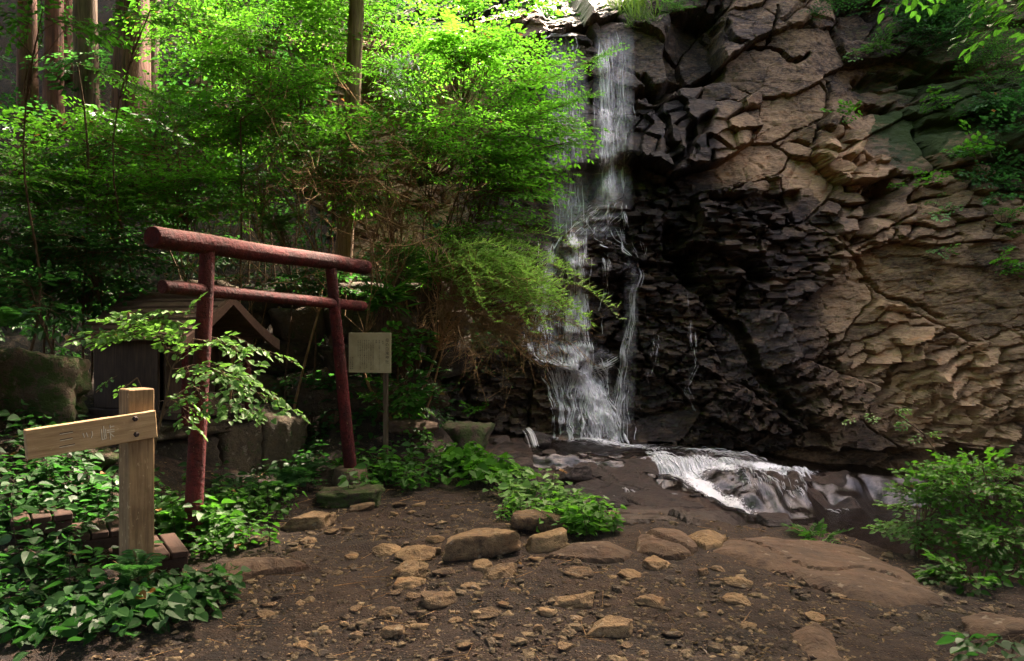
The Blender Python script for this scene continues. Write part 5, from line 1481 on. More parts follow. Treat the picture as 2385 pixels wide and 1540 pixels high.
class Plant:
    def __init__(self, seed): self.r = rng(seed); self.lv, self.lq, self.lt, self.tv, self.tq, self.nl, self.nt = [], [], [], [], [], 0, 0
    def spray(self, kind, p, f, s=1.0, roll=0.18, tint=None, lvl=0.5):
        r = self.r; S = SPR[kind][r.integers(0, 6)]
        f = nrm(np.asarray(f, float)); up = np.array([0, 0, 1.0]) + r.normal(0, roll, 3)
        y = nrm(np.cross(up, f)); z = np.cross(f, y); R = np.stack([f, y, z], 1)
        k = len(S.P)
        tn = np.clip(r.normal(lvl, 0.22) + r.normal(0, 0.16, k), 0, 0.95)
        tn[r.uniform(0, 1, k) < 0.006] = 1.0
        V, q, t = leaf_mesh(S.P @ R.T * s + p, S.D @ R.T, S.N @ R.T, S.L * s, S.Wd * s, tn, prof=HI if kind in ('broad', 'herb', 'round') else LO)
        self.lv.append(V); self.lq.append(q + self.nl); self.lt.append(t); self.nl += len(V)
        if len(S.s0):
            V, q = prism_mesh(S.s0 @ R.T * s + p, S.s1 @ R.T * s + p, S.r0 * s, S.r1 * s)
            self.tv.append(V); self.tq.append(q + self.nt); self.nt += len(V)
        return self
    def limb(self, a, b, r0, r1, bend=0.12, n=7, sides=5, sag=0.0):
        r = self.r; a, b = np.asarray(a, float), np.asarray(b, float); L = np.linalg.norm(b - a)
        t = np.linspace(0, 1, n)[:, None]
        P = a + (b - a) * t + np.sin(t * math.pi) * r.normal(0, bend * 0.5, 3) * L + np.sin(t * 2 * math.pi) * r.normal(0, bend * 0.25, 3) * L
        P[:, 2] += sag * L * np.sin(t[:, 0] * math.pi)
        mb = MB().tube(P, np.linspace(r0, r1, n), sides)
        self.tv.append(mb.v[0]); self.tq.append(mb.q[0] + self.nt); self.nt += len(mb.v[0])
        return P
    def build(self, name, base, label, cat, leafmat, twigmat='twig', group=None, crown='foliage', wood='stem_sprays'):
        t = thing(name, base, label, cat, group)
        base = np.asarray(base, float)
        if self.lv: put(crown, mesh(crown, np.concatenate(self.lv) - base, np.concatenate(self.lq), attrs={'tint': np.concatenate(self.lt)}, smooth=False), M[leafmat], t)
        if self.tv: put(wood, mesh(wood, np.concatenate(self.tv) - base, np.concatenate(self.tq)), M[twigmat], t)
        return t

NSEED = [2000]
def shrub(label, px, py, d, rx, ry, n, kind='hornbeam', mat='leaf', name='shrub', cat='shrub', group='leafy shrubs on the slope', sc=1.0, twig='twig', bias=(0, -0.25, 0), base=None, rise=0.05, lvl=0.5, deep=None, stem=0.016, sag=0.0, bare=0):
    NSEED[0] += 1; p = Plant(NSEED[0]); r = p.r
    c = W(px, py, d); R = np.array([rx * d / F, deep if deep else 0.55 * (rx + ry) * d / F * 0.8, ry * d / F])
    if base is None:
        bx = c[0] + r.normal(0, 0.12); byy = d + 0.5
        if px > 960 and py < 700: bx, byy = -1.45 + r.normal(0, .15), 10.3 + r.normal(0, .2)
        while gz(bx, byy) > c[2] - 0.25 and byy > d - 2.0: byy -= 0.15
        base = np.array([bx, byy, gz(bx, byy) - 0.03])
    else: base = np.array([base[0], base[1], gz(base[0], base[1]) - 0.03])
    trunk = p.limb(base, c + np.array([0, 0, R[2] * 0.5]), stem, stem * 0.35, 0.10, 12)
    for k in range(int(n * 1.5) if kind in ('hornbeam', 'fine') and group and 'slope' in group else n):
        v = nrm(r.normal(0, 1, 3) * np.array([1, 0.9, 0.9])); v = v * r.uniform(0.25, 0.95) ** 0.6
        q_ = c + v * R
        out = nrm(v * np.array([1, 1, 0.25]) + np.array(bias) + r.normal(0, 0.25, 3) * np.array([1, 1, 0.3]) + np.array([0, 0, rise]))
        q0 = q_ - out * 0.25 * sc
        j = int(np.clip((q0[2] - 0.25 - base[2]) / max(trunk[-1][2] - base[2], 0.1) * 11, 2, 11))
        p.limb(trunk[j], q0, stem * 0.38, 0.003, 0.16, 6, 4, sag)
        p.spray(kind, q0, out, sc * r.uniform(0.8, 1.2), lvl=lvl)
    for k in range(bare):
        v = nrm(r.normal(0, 1, 3)); p.spray('bare', c + v * R * 0.7, v + np.array([0, -0.2, 0.1]), r.uniform(0.7, 1.3))
    return p.build(name, base, label, cat, mat, twig, group, wood='branches')

# the leafy slope left of the waterfall, from the top of the picture down
T = 'young tree'
shrub('bright green hornbeam crown at the top centre, left of the tan trunk', 640, 90, 10.0, 170, 130, 34, lvl=.7)
shrub('bright green crown hanging behind and right of the tan trunk', 900, 90, 10.2, 150, 130, 34, lvl=.8)
shrub('long bright pinnate leaves near the top edge toward the waterfall lip', 1090, 110, 9.4, 120, 70, 46, 'pinnate', lvl=.9, rise=0.0, bias=(.3, -.2, 0))
shrub('bright leafy crown just left of the waterfall lip', 1150, 180, 9.8, 130, 110, 26, lvl=.75, bias=(.5, -.2, .1))
shrub('dense sunlit crown in the middle of the slope', 1000, 260, 9.3, 150, 110, 30, 'fine', 'leafmid', lvl=.8, bias=(.4, -.2, -.1))
shrub('sunlit crown spreading before the pale cascade', 1040, 340, 9.0, 150, 80, 26, lvl=.7, bias=(.4, -.2, .05))
shrub('mid green crown between the tan trunk and the thick red-brown trunk', 530, 210, 9.8, 150, 110, 32, lvl=.55)
shrub('leafy crown left of the tan trunk at half its height', 700, 260, 9.5, 130, 100, 30, lvl=.65)
shrub('leafy crown over the foot of the tan trunk', 780, 360, 9.0, 120, 80, 20, lvl=.5, bare=4)
shrub('shaded leafy crown at the foot of the thick red-brown trunk', 380, 320, 9.4, 130, 90, 26, mat='leaf', lvl=.75)
shrub('low leafy crown above the middle of the torii top beam', 600, 430, 8.9, 130, 70, 18, mat='leaf', lvl=.7, bare=6)
shrub('leafy branch mass above the left end of the top beam', 420, 450, 8.4, 110, 70, 18, mat='leaf', lvl=.7)
shrub('crown of small leaves in front of the grey trunks', 200, 350, 8.8, 130, 70, 26, mat='leaf', lvl=.75)
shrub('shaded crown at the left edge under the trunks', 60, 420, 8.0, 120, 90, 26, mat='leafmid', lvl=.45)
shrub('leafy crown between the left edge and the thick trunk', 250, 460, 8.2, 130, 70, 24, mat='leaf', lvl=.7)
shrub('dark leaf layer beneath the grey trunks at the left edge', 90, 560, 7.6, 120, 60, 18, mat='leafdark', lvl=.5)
shrub('fine leafy mass just above the far end of the top beam', 900, 430, 8.9, 130, 80, 14, 'fine', 'leafmid', lvl=.55, bare=14)
shrub('layered leafy branches reaching out under the waterfall lip', 1210, 300, 9.6, 120, 70, 18, lvl=.7, bias=(.9, -.2, .12))
shrub('layered leafy branches in front of the middle of the cliff shade', 1150, 430, 9.2, 110, 80, 20, lvl=.6, bias=(.8, -.2, .05))
shrub('drooping leafy branches above the feathery bush', 1110, 530, 9.0, 110, 60, 16, 'fine', 'leaf', lvl=.55, bias=(.8, -.2, -.05), bare=6)
shrub('sunlit leaf mass at the top edge between the two tall trunks', 480, 60, 10.6, 130, 90, 24, lvl=.75)
shrub('bright leaf mass at the very top beside the pinnate leaves', 790, 20, 10.8, 130, 70, 22, lvl=.8)
shrub('far bright bush on the bank behind the pinnate leaves', 1190, 20, 15.5, 130, 60, 40, 'broad', lvl=.9, group='bushes above the waterfall', base=(0.2, 15.8))
shrub('far bush growing right above the waterfall lip', 1330, 60, 15.0, 80, 40, 22, 'broad', lvl=.7, group='bushes above the waterfall', base=(1.2, 15.8))
shrub('far bush in the left notch above the cliff', 1050, 30, 15.5, 100, 60, 26, 'broad', lvl=.7, group='bushes above the waterfall', base=(-1.2, 15.8))

shrub('far bush filling the notch between the dark trunk and the lip', 1245, 45, 15.2, 70, 40, 26, 'broad', 'leafmid', lvl=.6, group='bushes above the waterfall', base=(0.5, 15.6))
shrub('far bush at the top edge straight above the left strand', 1290, 20, 16.5, 110, 45, 36, 'broad', lvl=.8, group='bushes above the waterfall', base=(0.9, 17.0))
shrub('far bush at the top edge left of the dark trunk', 1100, 10, 17.5, 110, 45, 36, 'broad', lvl=.8, group='bushes above the waterfall', base=(-0.9, 18.0))

shrub('near hanging leaves in the upper left corner', 100, 40, 6.4, 150, 40, 7, 'maple', 'leafmid', lvl=.6, sc=.8, base=(-4.6, 7.2), bias=(.6, -.2, -.1))
shrub('near leafy spray across the thick trunk at the top', 350, 40, 7.2, 100, 35, 6, 'maple', 'leafmid', lvl=.7, sc=.8, base=(-4.4, 8.2), bias=(.7, -.2, -.1))

# the long boughs that reach in front of the falls
def bough(label, pts, d0, d1, n, kind='hornbeam', mat='leaf', sc=0.62, lvl=.7, droop=0.0):
    NSEED[0] += 1; p = Plant(NSEED[0]); r = p.r
    P = np.array([W(px, py, d0 + (d1 - d0) * k / (len(pts) - 1)) for k, (px, py) in enumerate(pts)])
    base = np.array([P[0][0] - 0.1, P[0][1] + 0.3, 0])
    if pts[0][0] > 950: base[:2] = (-1.5 + r.normal(0, .15), 10.2 + r.normal(0, .15))
    base[2] = gz(base[0], base[1])
    p.limb(base, P[0], 0.016, 0.010, 0.05, 8)
    for a, b in zip(P[:-1], P[1:]): p.limb(a, b, 0.009, 0.006, 0.04, 5, 4)
    L = np.linspace(0, len(P) - 1.001, n)
    for t in L:
        i_ = int(t); q_ = P[i_] + (P[i_ + 1] - P[i_]) * (t - i_); d_ = nrm(P[i_ + 1] - P[i_]); sd = r.choice([-1, 1])
        f = nrm(d_ * 0.9 + np.array([0.1, sd * 0.7, r.normal(0, .08) - droop]))
        p.spray(kind, q_, f, sc * r.uniform(0.7, 1.15) * (1.0 - 0.35 * t / len(P)), 0.12, lvl=lvl)
    p.spray(kind, P[-1] - nrm(P[-1] - P[-2]) * 0.2, P[-1] - P[-2], sc * 0.7, 0.1, lvl=lvl)
    return p.build('leafy_bough', base, label, 'sapling', mat, 'twig', 'saplings reaching toward the falls')
bough('highest leafy bough pointing at the right-hand strand of the falls', [(1130, 260), (1220, 200), (1320, 165), (1400, 130)], 9.3, 9.8, 16)
bough('second leafy bough, ending in a curled tip over the upper falls', [(1120, 330), (1210, 290), (1300, 250), (1365, 222)], 9.2, 9.6, 15)
bough('third leafy bough, reaching over the dark left side of the falls', [(1080, 420), (1180, 380), (1260, 345), (1330, 330)], 9.1, 9.4, 14)
bough('fourth leafy bough with fine leaves against the black rock', [(1060, 480), (1140, 450), (1200, 420), (1250, 395)], 9.0, 9.2, 13, 'fine')
bough('leafy bough crossing before the tan trunk', [(560, 280), (650, 220), (760, 180), (860, 160)], 8.8, 9.0, 15, lvl=.75)
bough('leafy bough slanting across the thick red-brown trunk', [(180, 150), (260, 175), (350, 215), (430, 250)], 8.0, 8.2, 12, mat='leafmid', lvl=.6)

# feathery bush beside the falls
NSEED[0] += 1; p = Plant(NSEED[0]); r = p.r
base = np.array([*W(965, 860, 9.2)[:2], 0]); base[2] = gz(base[0], base[1])
top = W(1060, 650, 8.8); tk = p.limb(base, top, 0.018, 0.010, 0.08, 9)
for k in range(120):
    a = r.uniform(-1.0, 1.0); e = r.uniform(-0.2, 0.8)
    f = np.array([math.cos(a) * 0.9 + 0.25, -0.45 + 0.5 * math.sin(a * 2), e * 0.5])
    q_ = W(1060 + r.normal(25, 55), 640 + r.normal(0, 38), 8.75 + r.normal(0, .22))
    p.limb(tk[r.integers(4, 9)], q_, 0.006, 0.003, 0.1, 5, 4); p.spray('arch', q_, f, r.uniform(0.8, 1.2), 0.3, lvl=.9)
p.build('feathery_bush', base, 'feathery arching bush with tiny leaves drooping beside the falls', 'bush', 'leaffeather', 'drytwig')
NSEED[0] += 1; p = Plant(NSEED[0]); r = p.r
for k in range(110):
    q_ = W(1105 + r.normal(20, 70), 730 + r.normal(0, 30), 8.75 + r.normal(0, .22)); p.spray('bare', q_, np.array([r.normal(.5, .5), -0.3, r.normal(-0.5, .4)]), r.uniform(0.7, 1.2), 0.4)
base = np.array([*W(975, 880, 9.1)[:2], 0]); base[2] = gz(base[0], base[1]); p.limb(base, W(1090, 725, 8.85), 0.014, 0.008)
p.build('dry_twig_tangle', base, 'tangle of dry tan twigs hanging under the feathery bush', 'dry shrub', 'leafpale', 'drytwig', crown='dead_leaves')
for lab, px, py, d, rx, ry, n in [('dry branch tangle above the middle of the top beam', 640, 420, 8.6, 150, 60, 20), ('dry brown branch tangle right of the top beam end', 900, 480, 8.5, 120, 70, 34),
                                  ('bare pale branches among the leaves under the dense crown', 960, 400, 8.7, 100, 60, 14), ('bare twigs between the thick trunk and the top beam', 420, 400, 8.8, 90, 60, 14), ('dry hanging twigs behind the left torii pillar', 560, 640, 8.2, 90, 50, 14)]:
    NSEED[0] += 1; p = Plant(NSEED[0]); r = p.r; c = W(px, py, d); bx, byy = c[0], d + 0.4
    while gz(bx, byy) > c[2] - 0.1 and byy > d - 2: byy -= 0.15
    base = np.array([bx, byy, gz(bx, byy)]); tk = p.limb(base, c, 0.018, 0.008, 0.15, 8)
    for k in range(n):
        q_ = W(px + r.normal(0, rx * .5), py + r.normal(0, ry * .5), d + r.normal(0, .25)); p.limb(tk[r.integers(3, 8)], q_, 0.006, 0.003, 0.2, 6, 4); p.spray('bare', q_, r.normal(0, 1, 3) * np.array([1, .6, .6]), r.uniform(0.7, 1.5), 0.5)
    p.build('bare_shrub', base, lab, 'dry shrub', 'leafmid', 'drytwig', 'bare twiggy shrubs on the slope', crown='dead_leaves')

# dwarf bamboo, vines and leaves round the gate and the notice board
shrub('dwarf bamboo with long narrow leaves right of the top beam', 930, 600, 8.7, 70, 50, 46, 'sasa', 'leafpale', 'dwarf_bamboo', 'dwarf bamboo', 'dwarf bamboo clumps', lvl=.6, rise=.25)
shrub('dwarf bamboo above the notice board', 900, 690, 8.5, 70, 50, 46, 'sasa', 'leafmid', 'dwarf_bamboo', 'dwarf bamboo', 'dwarf bamboo clumps', lvl=.7, rise=.2)
shrub('dwarf bamboo under the feathery bush', 1010, 620, 8.9, 80, 50, 46, 'sasa', 'leaf', 'dwarf_bamboo', 'dwarf bamboo', 'dwarf bamboo clumps', lvl=.7, rise=.2)
shrub('dwarf bamboo tuft above the tie beam', 640, 500, 8.6, 70, 35, 22, 'sasa', 'leafpale', 'dwarf_bamboo', 'dwarf bamboo', 'dwarf bamboo clumps', lvl=.3, rise=.2)
shrub('leafy climber right beside the notice board', 940, 800, 8.4, 50, 60, 24, 'broad', 'leafmid', 'climber', 'climbing plant', 'leaves round the notice board', sc=.8, lvl=.55)
shrub('leafy climber on the slope below the notice board', 930, 920, 8.3, 70, 45, 30, 'broad', 'leafmid', 'climber', 'climbing plant', 'leaves round the notice board', sc=.8, lvl=.45)
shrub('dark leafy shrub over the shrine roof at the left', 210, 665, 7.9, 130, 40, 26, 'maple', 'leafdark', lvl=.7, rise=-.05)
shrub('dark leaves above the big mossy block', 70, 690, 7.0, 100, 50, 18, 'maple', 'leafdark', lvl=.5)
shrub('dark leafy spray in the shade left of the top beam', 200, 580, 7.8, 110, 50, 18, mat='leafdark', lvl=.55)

shrub('dark leaves along the top of the stone wall behind the gate', 700, 655, 8.8, 150, 30, 26, 'maple', 'leafdark', lvl=.5, sc=.8)

# the leafy branch before the gate
NSEED[0] += 1; p = Plant(NSEED[0]); r = p.r
base = np.array([*W(330, 1250, 5.45)[:2], 0]); base[2] = gz(base[0], base[1])
stemP = p.limb(base, W(400, 860, 5.35), 0.012, 0.007, 0.05, 10)
def reach(a, pts, d0, d1, n, sc):
    P = [a] + [W(px, py, d0 + (d1 - d0) * (k + 1) / len(pts)) for k, (px, py) in enumerate(pts)]
    for u, v in zip(P[:-1], P[1:]): p.limb(u, v, 0.005, 0.0035, 0.05, 5, 4)
    for t in np.linspace(0.3, len(P) - 1.02, int(n * 1.8)):
        i_ = int(t); q_ = P[i_] + (P[i_ + 1] - P[i_]) * (t - i_) + r.normal(0, .03, 3); d_ = nrm(P[i_ + 1] - P[i_])
        p.spray('broad', q_, d_ + np.array([0, r.choice([-1, 1]) * 0.8 - 0.2, r.normal(-0.02, 0.1)]), sc * r.uniform(0.75, 1.1), 0.15, lvl=.6)
top = stemP[-1]
reach(top, [(450, 790), (520, 800), (590, 820)], 5.3, 5.1, 7, .62); reach(top, [(470, 850), (540, 880), (620, 935)], 5.3, 5.0, 9, .66)
reach(top, [(380, 790), (320, 760), (260, 770)], 5.3, 5.1, 8, .62); reach(top, [(440, 740), (400, 735), (330, 745)], 5.3, 5.3, 6, .6)
reach(stemP[7], [(450, 900), (520, 940), (560, 960)], 5.3, 5.2, 5, .5); reach(stemP[6], [(400, 930), (440, 960)], 5.35, 5.3, 4, .45); reach(stemP[6], [(320, 880), (285, 905)], 5.3, 5.2, 2, .4)
p.build('leafy_sapling', base, 'sunlit broad-leaved sapling leaning across the nearer torii pillar', 'sapling', 'leafpale', 'twig')

# low leaves along the path and bank
def bed(label, pts, kind, mat, group, sc=1.0, name='ground_plant', cat='low plant', lvl=.5, n=6, spread=0.16, d=None, twig='darktwig'):
    """A patch: pts are pixel positions of clumps on the ground."""
    NSEED[0] += 1; p = Plant(NSEED[0]); r = p.r; c = []
    for px, py in pts:
        x, dd = ground_hit(px, py) if d is None else ((px - CX) * d / F, d)
        for _ in range(n):
            xx, yy_ = x + r.normal(0, spread), dd + r.normal(0, spread)
            zz = gz(xx, yy_) - 0.01; c.append((xx, yy_, zz))
            f = np.array([*r.normal(0, 1, 2), 0]) if kind in ('herb', 'round', 'grass') else np.array([*r.normal(0, 1, 2), r.uniform(.2, .8)])
            p.spray(kind, np.array([xx, yy_, zz]), f, sc * r.uniform(0.75, 1.25), 0.2, lvl=lvl)
    return p.build(name, np.array(c).mean(0), label, cat, mat, twig, group)
G1, G2, G3 = 'low plants round the signpost', 'leafy clumps on the stream bank', 'low plants by the notice board'
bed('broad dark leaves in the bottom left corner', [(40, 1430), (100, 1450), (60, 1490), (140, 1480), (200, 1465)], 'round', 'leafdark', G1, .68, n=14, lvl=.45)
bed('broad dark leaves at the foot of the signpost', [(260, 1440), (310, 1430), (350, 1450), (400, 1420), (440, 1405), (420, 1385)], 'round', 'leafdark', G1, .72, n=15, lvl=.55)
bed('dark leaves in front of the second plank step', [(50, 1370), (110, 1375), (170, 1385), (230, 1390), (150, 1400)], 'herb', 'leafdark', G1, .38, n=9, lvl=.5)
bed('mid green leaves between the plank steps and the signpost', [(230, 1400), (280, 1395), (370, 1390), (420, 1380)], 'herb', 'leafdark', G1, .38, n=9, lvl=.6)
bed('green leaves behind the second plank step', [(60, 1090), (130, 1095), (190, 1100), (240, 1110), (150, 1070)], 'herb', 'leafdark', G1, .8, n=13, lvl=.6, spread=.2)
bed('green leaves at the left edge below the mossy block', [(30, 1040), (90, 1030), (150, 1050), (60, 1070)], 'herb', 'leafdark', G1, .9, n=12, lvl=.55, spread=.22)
bed('green leaves between the signpost and the nearer torii pillar', [(430, 1210), (460, 1190), (480, 1240), (510, 1200), (500, 1270)], 'herb', 'leafmid', G1, .8, n=11, lvl=.4)
bed('green leaves at the path edge in front of the nearer torii pillar', [(540, 1230), (590, 1210), (560, 1270), (620, 1190), (520, 1290)], 'herb', 'leafmid', G1, .9, n=10, lvl=.5)
bed('dark green patch right of the farther torii pillar', [(870, 1075), (920, 1070), (970, 1060), (1010, 1040), (950, 1040), (890, 1050)], 'herb', 'leafmid', G3, 1.0, n=14, lvl=.5, spread=.2)
bed('small green tuft right of the stone footing', [(905, 1125), (925, 1110)], 'herb', 'leafmid', G3, .6, n=7, lvl=.55, spread=.1)
bed('bright round-leaved clump at the head of the bank', [(1075, 1105), (1110, 1095), (1150, 1110), (1180, 1120), (1120, 1130), (1160, 1135)], 'round', 'leaf', G2, 1.1, n=9, lvl=.5, spread=.11)
bed('bright leafy clump with withered stalks in the middle of the bank', [(1200, 1160), (1240, 1165), (1280, 1170), (1220, 1190), (1300, 1185)], 'herb', 'leafpale', G2, .9, n=11, lvl=.5, spread=.09)
bed('bright green clump hanging over the near end of the bank', [(1330, 1225), (1360, 1235), (1390, 1245), (1340, 1250), (1310, 1215)], 'herb', 'leaf', G2, .85, n=16, lvl=.55, spread=.10)
bed('small leaf tuft in front of the brown top boulder', [(1190, 1215), (1205, 1200)], 'herb', 'leaf', G2, .6, n=6, spread=.06)
bed('lone small green tuft on the rocks by the dark pool', [(1880, 1258), (1900, 1256)], 'pinnate', 'leafmid', G2, .55, n=6, spread=.05)
bed('green leaves hiding the foot of the nearer torii pillar', [(420, 1255), (450, 1262), (480, 1255), (500, 1240), (400, 1250)], 'herb', 'leafmid', G1, 1.0, n=12, lvl=.45, spread=.10)
bed('low green leaves on the slope behind the arm board', [(60, 985), (120, 980), (180, 1000), (230, 1020), (100, 1010), (30, 1000)], 'herb', 'leafdark', G1, 1.0, n=12, lvl=.6, spread=.25)
bed('leaves growing over the foot of the big mossy block', [(170, 960), (40, 965), (110, 955)], 'herb', 'leafdark', G1, 1.1, n=12, lvl=.55, spread=.25)
bed('dark low leaves behind the farther torii pillar', [(740, 1060), (700, 1075), (770, 1040), (730, 1100)], 'herb', 'leafdark', G3, .9, n=12, lvl=.5, spread=.22)
bed('dark low leaves at the foot of the stone plinth', [(560, 1160), (600, 1150), (640, 1165), (520, 1170)], 'herb', 'leafdark', G3, .8, n=10, lvl=.5, spread=.16)
for lab, px, py, d_ in [('small fern under the plinth, the higher of two', 690, 1105, 7.1), ('small fern under the plinth, the lower of two', 650, 1150, 6.8), ('fern fronds hanging in front of the signpost foot', 320, 1300, 4.3), ('fern at the left edge above the mossy block', 15, 770, 6.0)]:
    NSEED[0] += 1; p = Plant(NSEED[0]); r = p.r; c = W(px, py, d_)
    c[2] = min(c[2], 9) if py < 800 else max(gz(c[0], c[1]), c[2] - 0.12)
    for k in range(9): a = k * 0.7 + r.normal(0, .2); p.spray('fern', c, np.array([math.cos(a), math.sin(a), .35]), r.uniform(.7, 1.0) * (.55 if px == 320 else 1), .1, lvl=.55)
    p.build('fern', c, lab, 'fern', 'fern', 'darktwig', 'ferns in the shade')

# bush on the right bank and the sapling beside it
GR = 'bushes on the right-hand bank'
shrub('sunlit bush with oval leaves at the right edge', 2290, 1130, 5.6, 110, 80, 40, 'maple', 'leaf', 'bush', 'bush', GR, sc=.62, lvl=.5, bias=(-.4, -.3, .1), base=(3.3, 5.7))
shrub('pale-leaved bush growing behind the great slab', 2160, 1200, 5.7, 80, 70, 26, 'maple', 'leafpale', 'bush', 'bush', GR, sc=.55, lvl=.35, bias=(-.4, -.3, .1), base=(3.1, 5.8))
shrub('mid green bush at the right edge below the sunlit one', 2330, 1250, 5.2, 90, 70, 30, 'maple', 'leafmid', 'bush', 'bush', GR, sc=.6, lvl=.6, bias=(-.3, -.3, .1), base=(3.35, 5.3))
shrub('shaded leafy bush by the low end of the great slab', 2240, 1340, 4.9, 80, 50, 24, 'broad', 'leafmid', 'bush', 'bush', GR, sc=.6, lvl=.4, bias=(-.3, -.3, .1), base=(2.95, 5.0))
NSEED[0] += 1; p = Plant(NSEED[0]); r = p.r
base = np.array([2.95, 5.9, 0]); base[2] = gz(2.95, 5.9); a = W(2200, 1080, 5.8); b = W(2150, 1010, 5.8); c = W(2080, 955, 5.8); e = W(2000, 975, 5.8)
p.limb(base, a, .006, .005); p.limb(a, b, .005, .004, .03); p.limb(b, c, .004, .003, .03); p.limb(c, e, .003, .002, .03)
for q_, n_ in ((b, 3), (c, 3), ((b + c) / 2, 3), (a, 2), ((c + e) / 2, 2), (e, 1)):
    for _ in range(n_): p.spray('broad', q_, np.array([r.normal(-.2, 1), -.4, r.normal(0, .2)]), .26, .2, lvl=.6)
p.build('thin_sapling', base, 'thin sapling with few pale leaves arching against the cliff foot', 'sapling', 'leafpale', 'twig')
NSEED[0] += 1; p = Plant(NSEED[0]); r = p.r; c = W(2375, 1480, 3.05)
base = np.array([c[0] + .05, 3.1, gz(c[0] + .05, 3.1)]); p.limb(base, c, .006, .004)
for k in range(5): p.spray('broad', c, np.array([math.cos(k * 1.3 + 2.2), -.5, .1 + .2 * math.sin(k)]), .8, .2, lvl=.4)
p.build('broadleaf_seedling', base, 'large-leaved dark seedling in the lower right corner', 'seedling', 'leafdark', 'twig')

# plants rooted in the cliff
def cliff_plant(label, px, py, n, kind, sc, mat='leafmid', spread=30, lvl=.55, grass=False):
    NSEED[0] += 1; p = Plant(NSEED[0]); r = p.r
    base = on_cliff(px, py, 0.0)[0]
    if px > 1950: n = int(n * 1.7)
    for k in range(n):
        q_ = on_cliff(px + r.normal(0, spread), py + r.normal(0, spread * .7), 0.08)[0]; sc_ = sc * 1.3
        p.spray(kind, q_, np.array([r.normal(-.1, .7), -0.9, r.normal(.25, .3)]), sc_ * r.uniform(.7, 1.25), .3, lvl=lvl)
        p.limb(base, q_, 0.005, 0.003, .1, 4, 3)
    return p.build('cliff_plant', base, label, 'cliff plant', mat, 'darktwig', 'plants rooted in the cliff')
cliff_plant('large dark bush hanging at the upper right of the cliff', 2150, 60, 34, 'hornbeam', .75, 'leafdark', 45, .75)
cliff_plant('thin bush at the top right edge of the cliff', 2320, 140, 26, 'fine', .8, 'leafmid', 50, .5)
cliff_plant('bright tuft high on the top right of the cliff', 2230, 20, 16, 'hornbeam', .6, 'leafmid', 40, .7)
cliff_plant('small round-leaved tuft on the ledge under the dark overhang', 2035, 122, 7, 'broad', .75, 'leafpale', 14, .2)
cliff_plant('tiny tuft on the dark crack beside the tall slanting block', 1965, 272, 5, 'broad', .5, 'leaf', 9, .4)
cliff_plant('tuft below the green mossy patch', 2180, 240, 6, 'broad', .55, 'leaf', 12, .5)
cliff_plant('larger bright tuft right of the boulder cluster', 2245, 350, 10, 'broad', .7, 'leaf', 16, .4)
cliff_plant('small bright tuft below that, above the layered rock', 2150, 420, 8, 'broad', .5, 'leaf', 20, .5)
cliff_plant('dark leafy mass hanging at the right edge of the cliff', 2330, 270, 24, 'maple', .65, 'leafdark', 45, .75)
cliff_plant('dark green leaf mass at the right edge halfway up', 2340, 420, 22, 'maple', .65, 'leafdark', 42, .7)
cliff_plant('sparse pale leaves on the rounded rock', 2180, 480, 6, 'broad', .45, 'leafpale', 22, .3)
cliff_plant('small bright tuft alone at the right edge', 2345, 625, 7, 'broad', .6, 'leaf', 14, .4)
cliff_plant('grassy leaves at the right edge above that tuft', 2340, 530, 10, 'broad', .5, 'leafmid', 30, .5)
cliff_plant('dark leaves at the top of the cliff beside the great block', 1960, 15, 12, 'hornbeam', .6, 'leafdark', 30, .6)
cliff_plant('grass tuft hanging over the rock right of the waterfall lip', 1470, 22, 30, 'grass', 1.3, 'grassm', 30, .6)
cliff_plant('low green growth along the top edge of the dark recess', 1570, 12, 16, 'fine', .55, 'leafmid', 30, .6)
cliff_plant('sprig of leaves on the mossy hump left of the falls', 1105, 945, 5, 'broad', .55, 'leaf', 8, .5)
cliff_plant('tiny leaf sprig on the layered tan rock', 2190, 585, 3, 'broad', .45, 'leafpale', 10, .4)
cliff_plant('leaf litter sprig beside the mossy patch', 2240, 270, 5, 'broad', .4, 'leafmid', 20, .5)

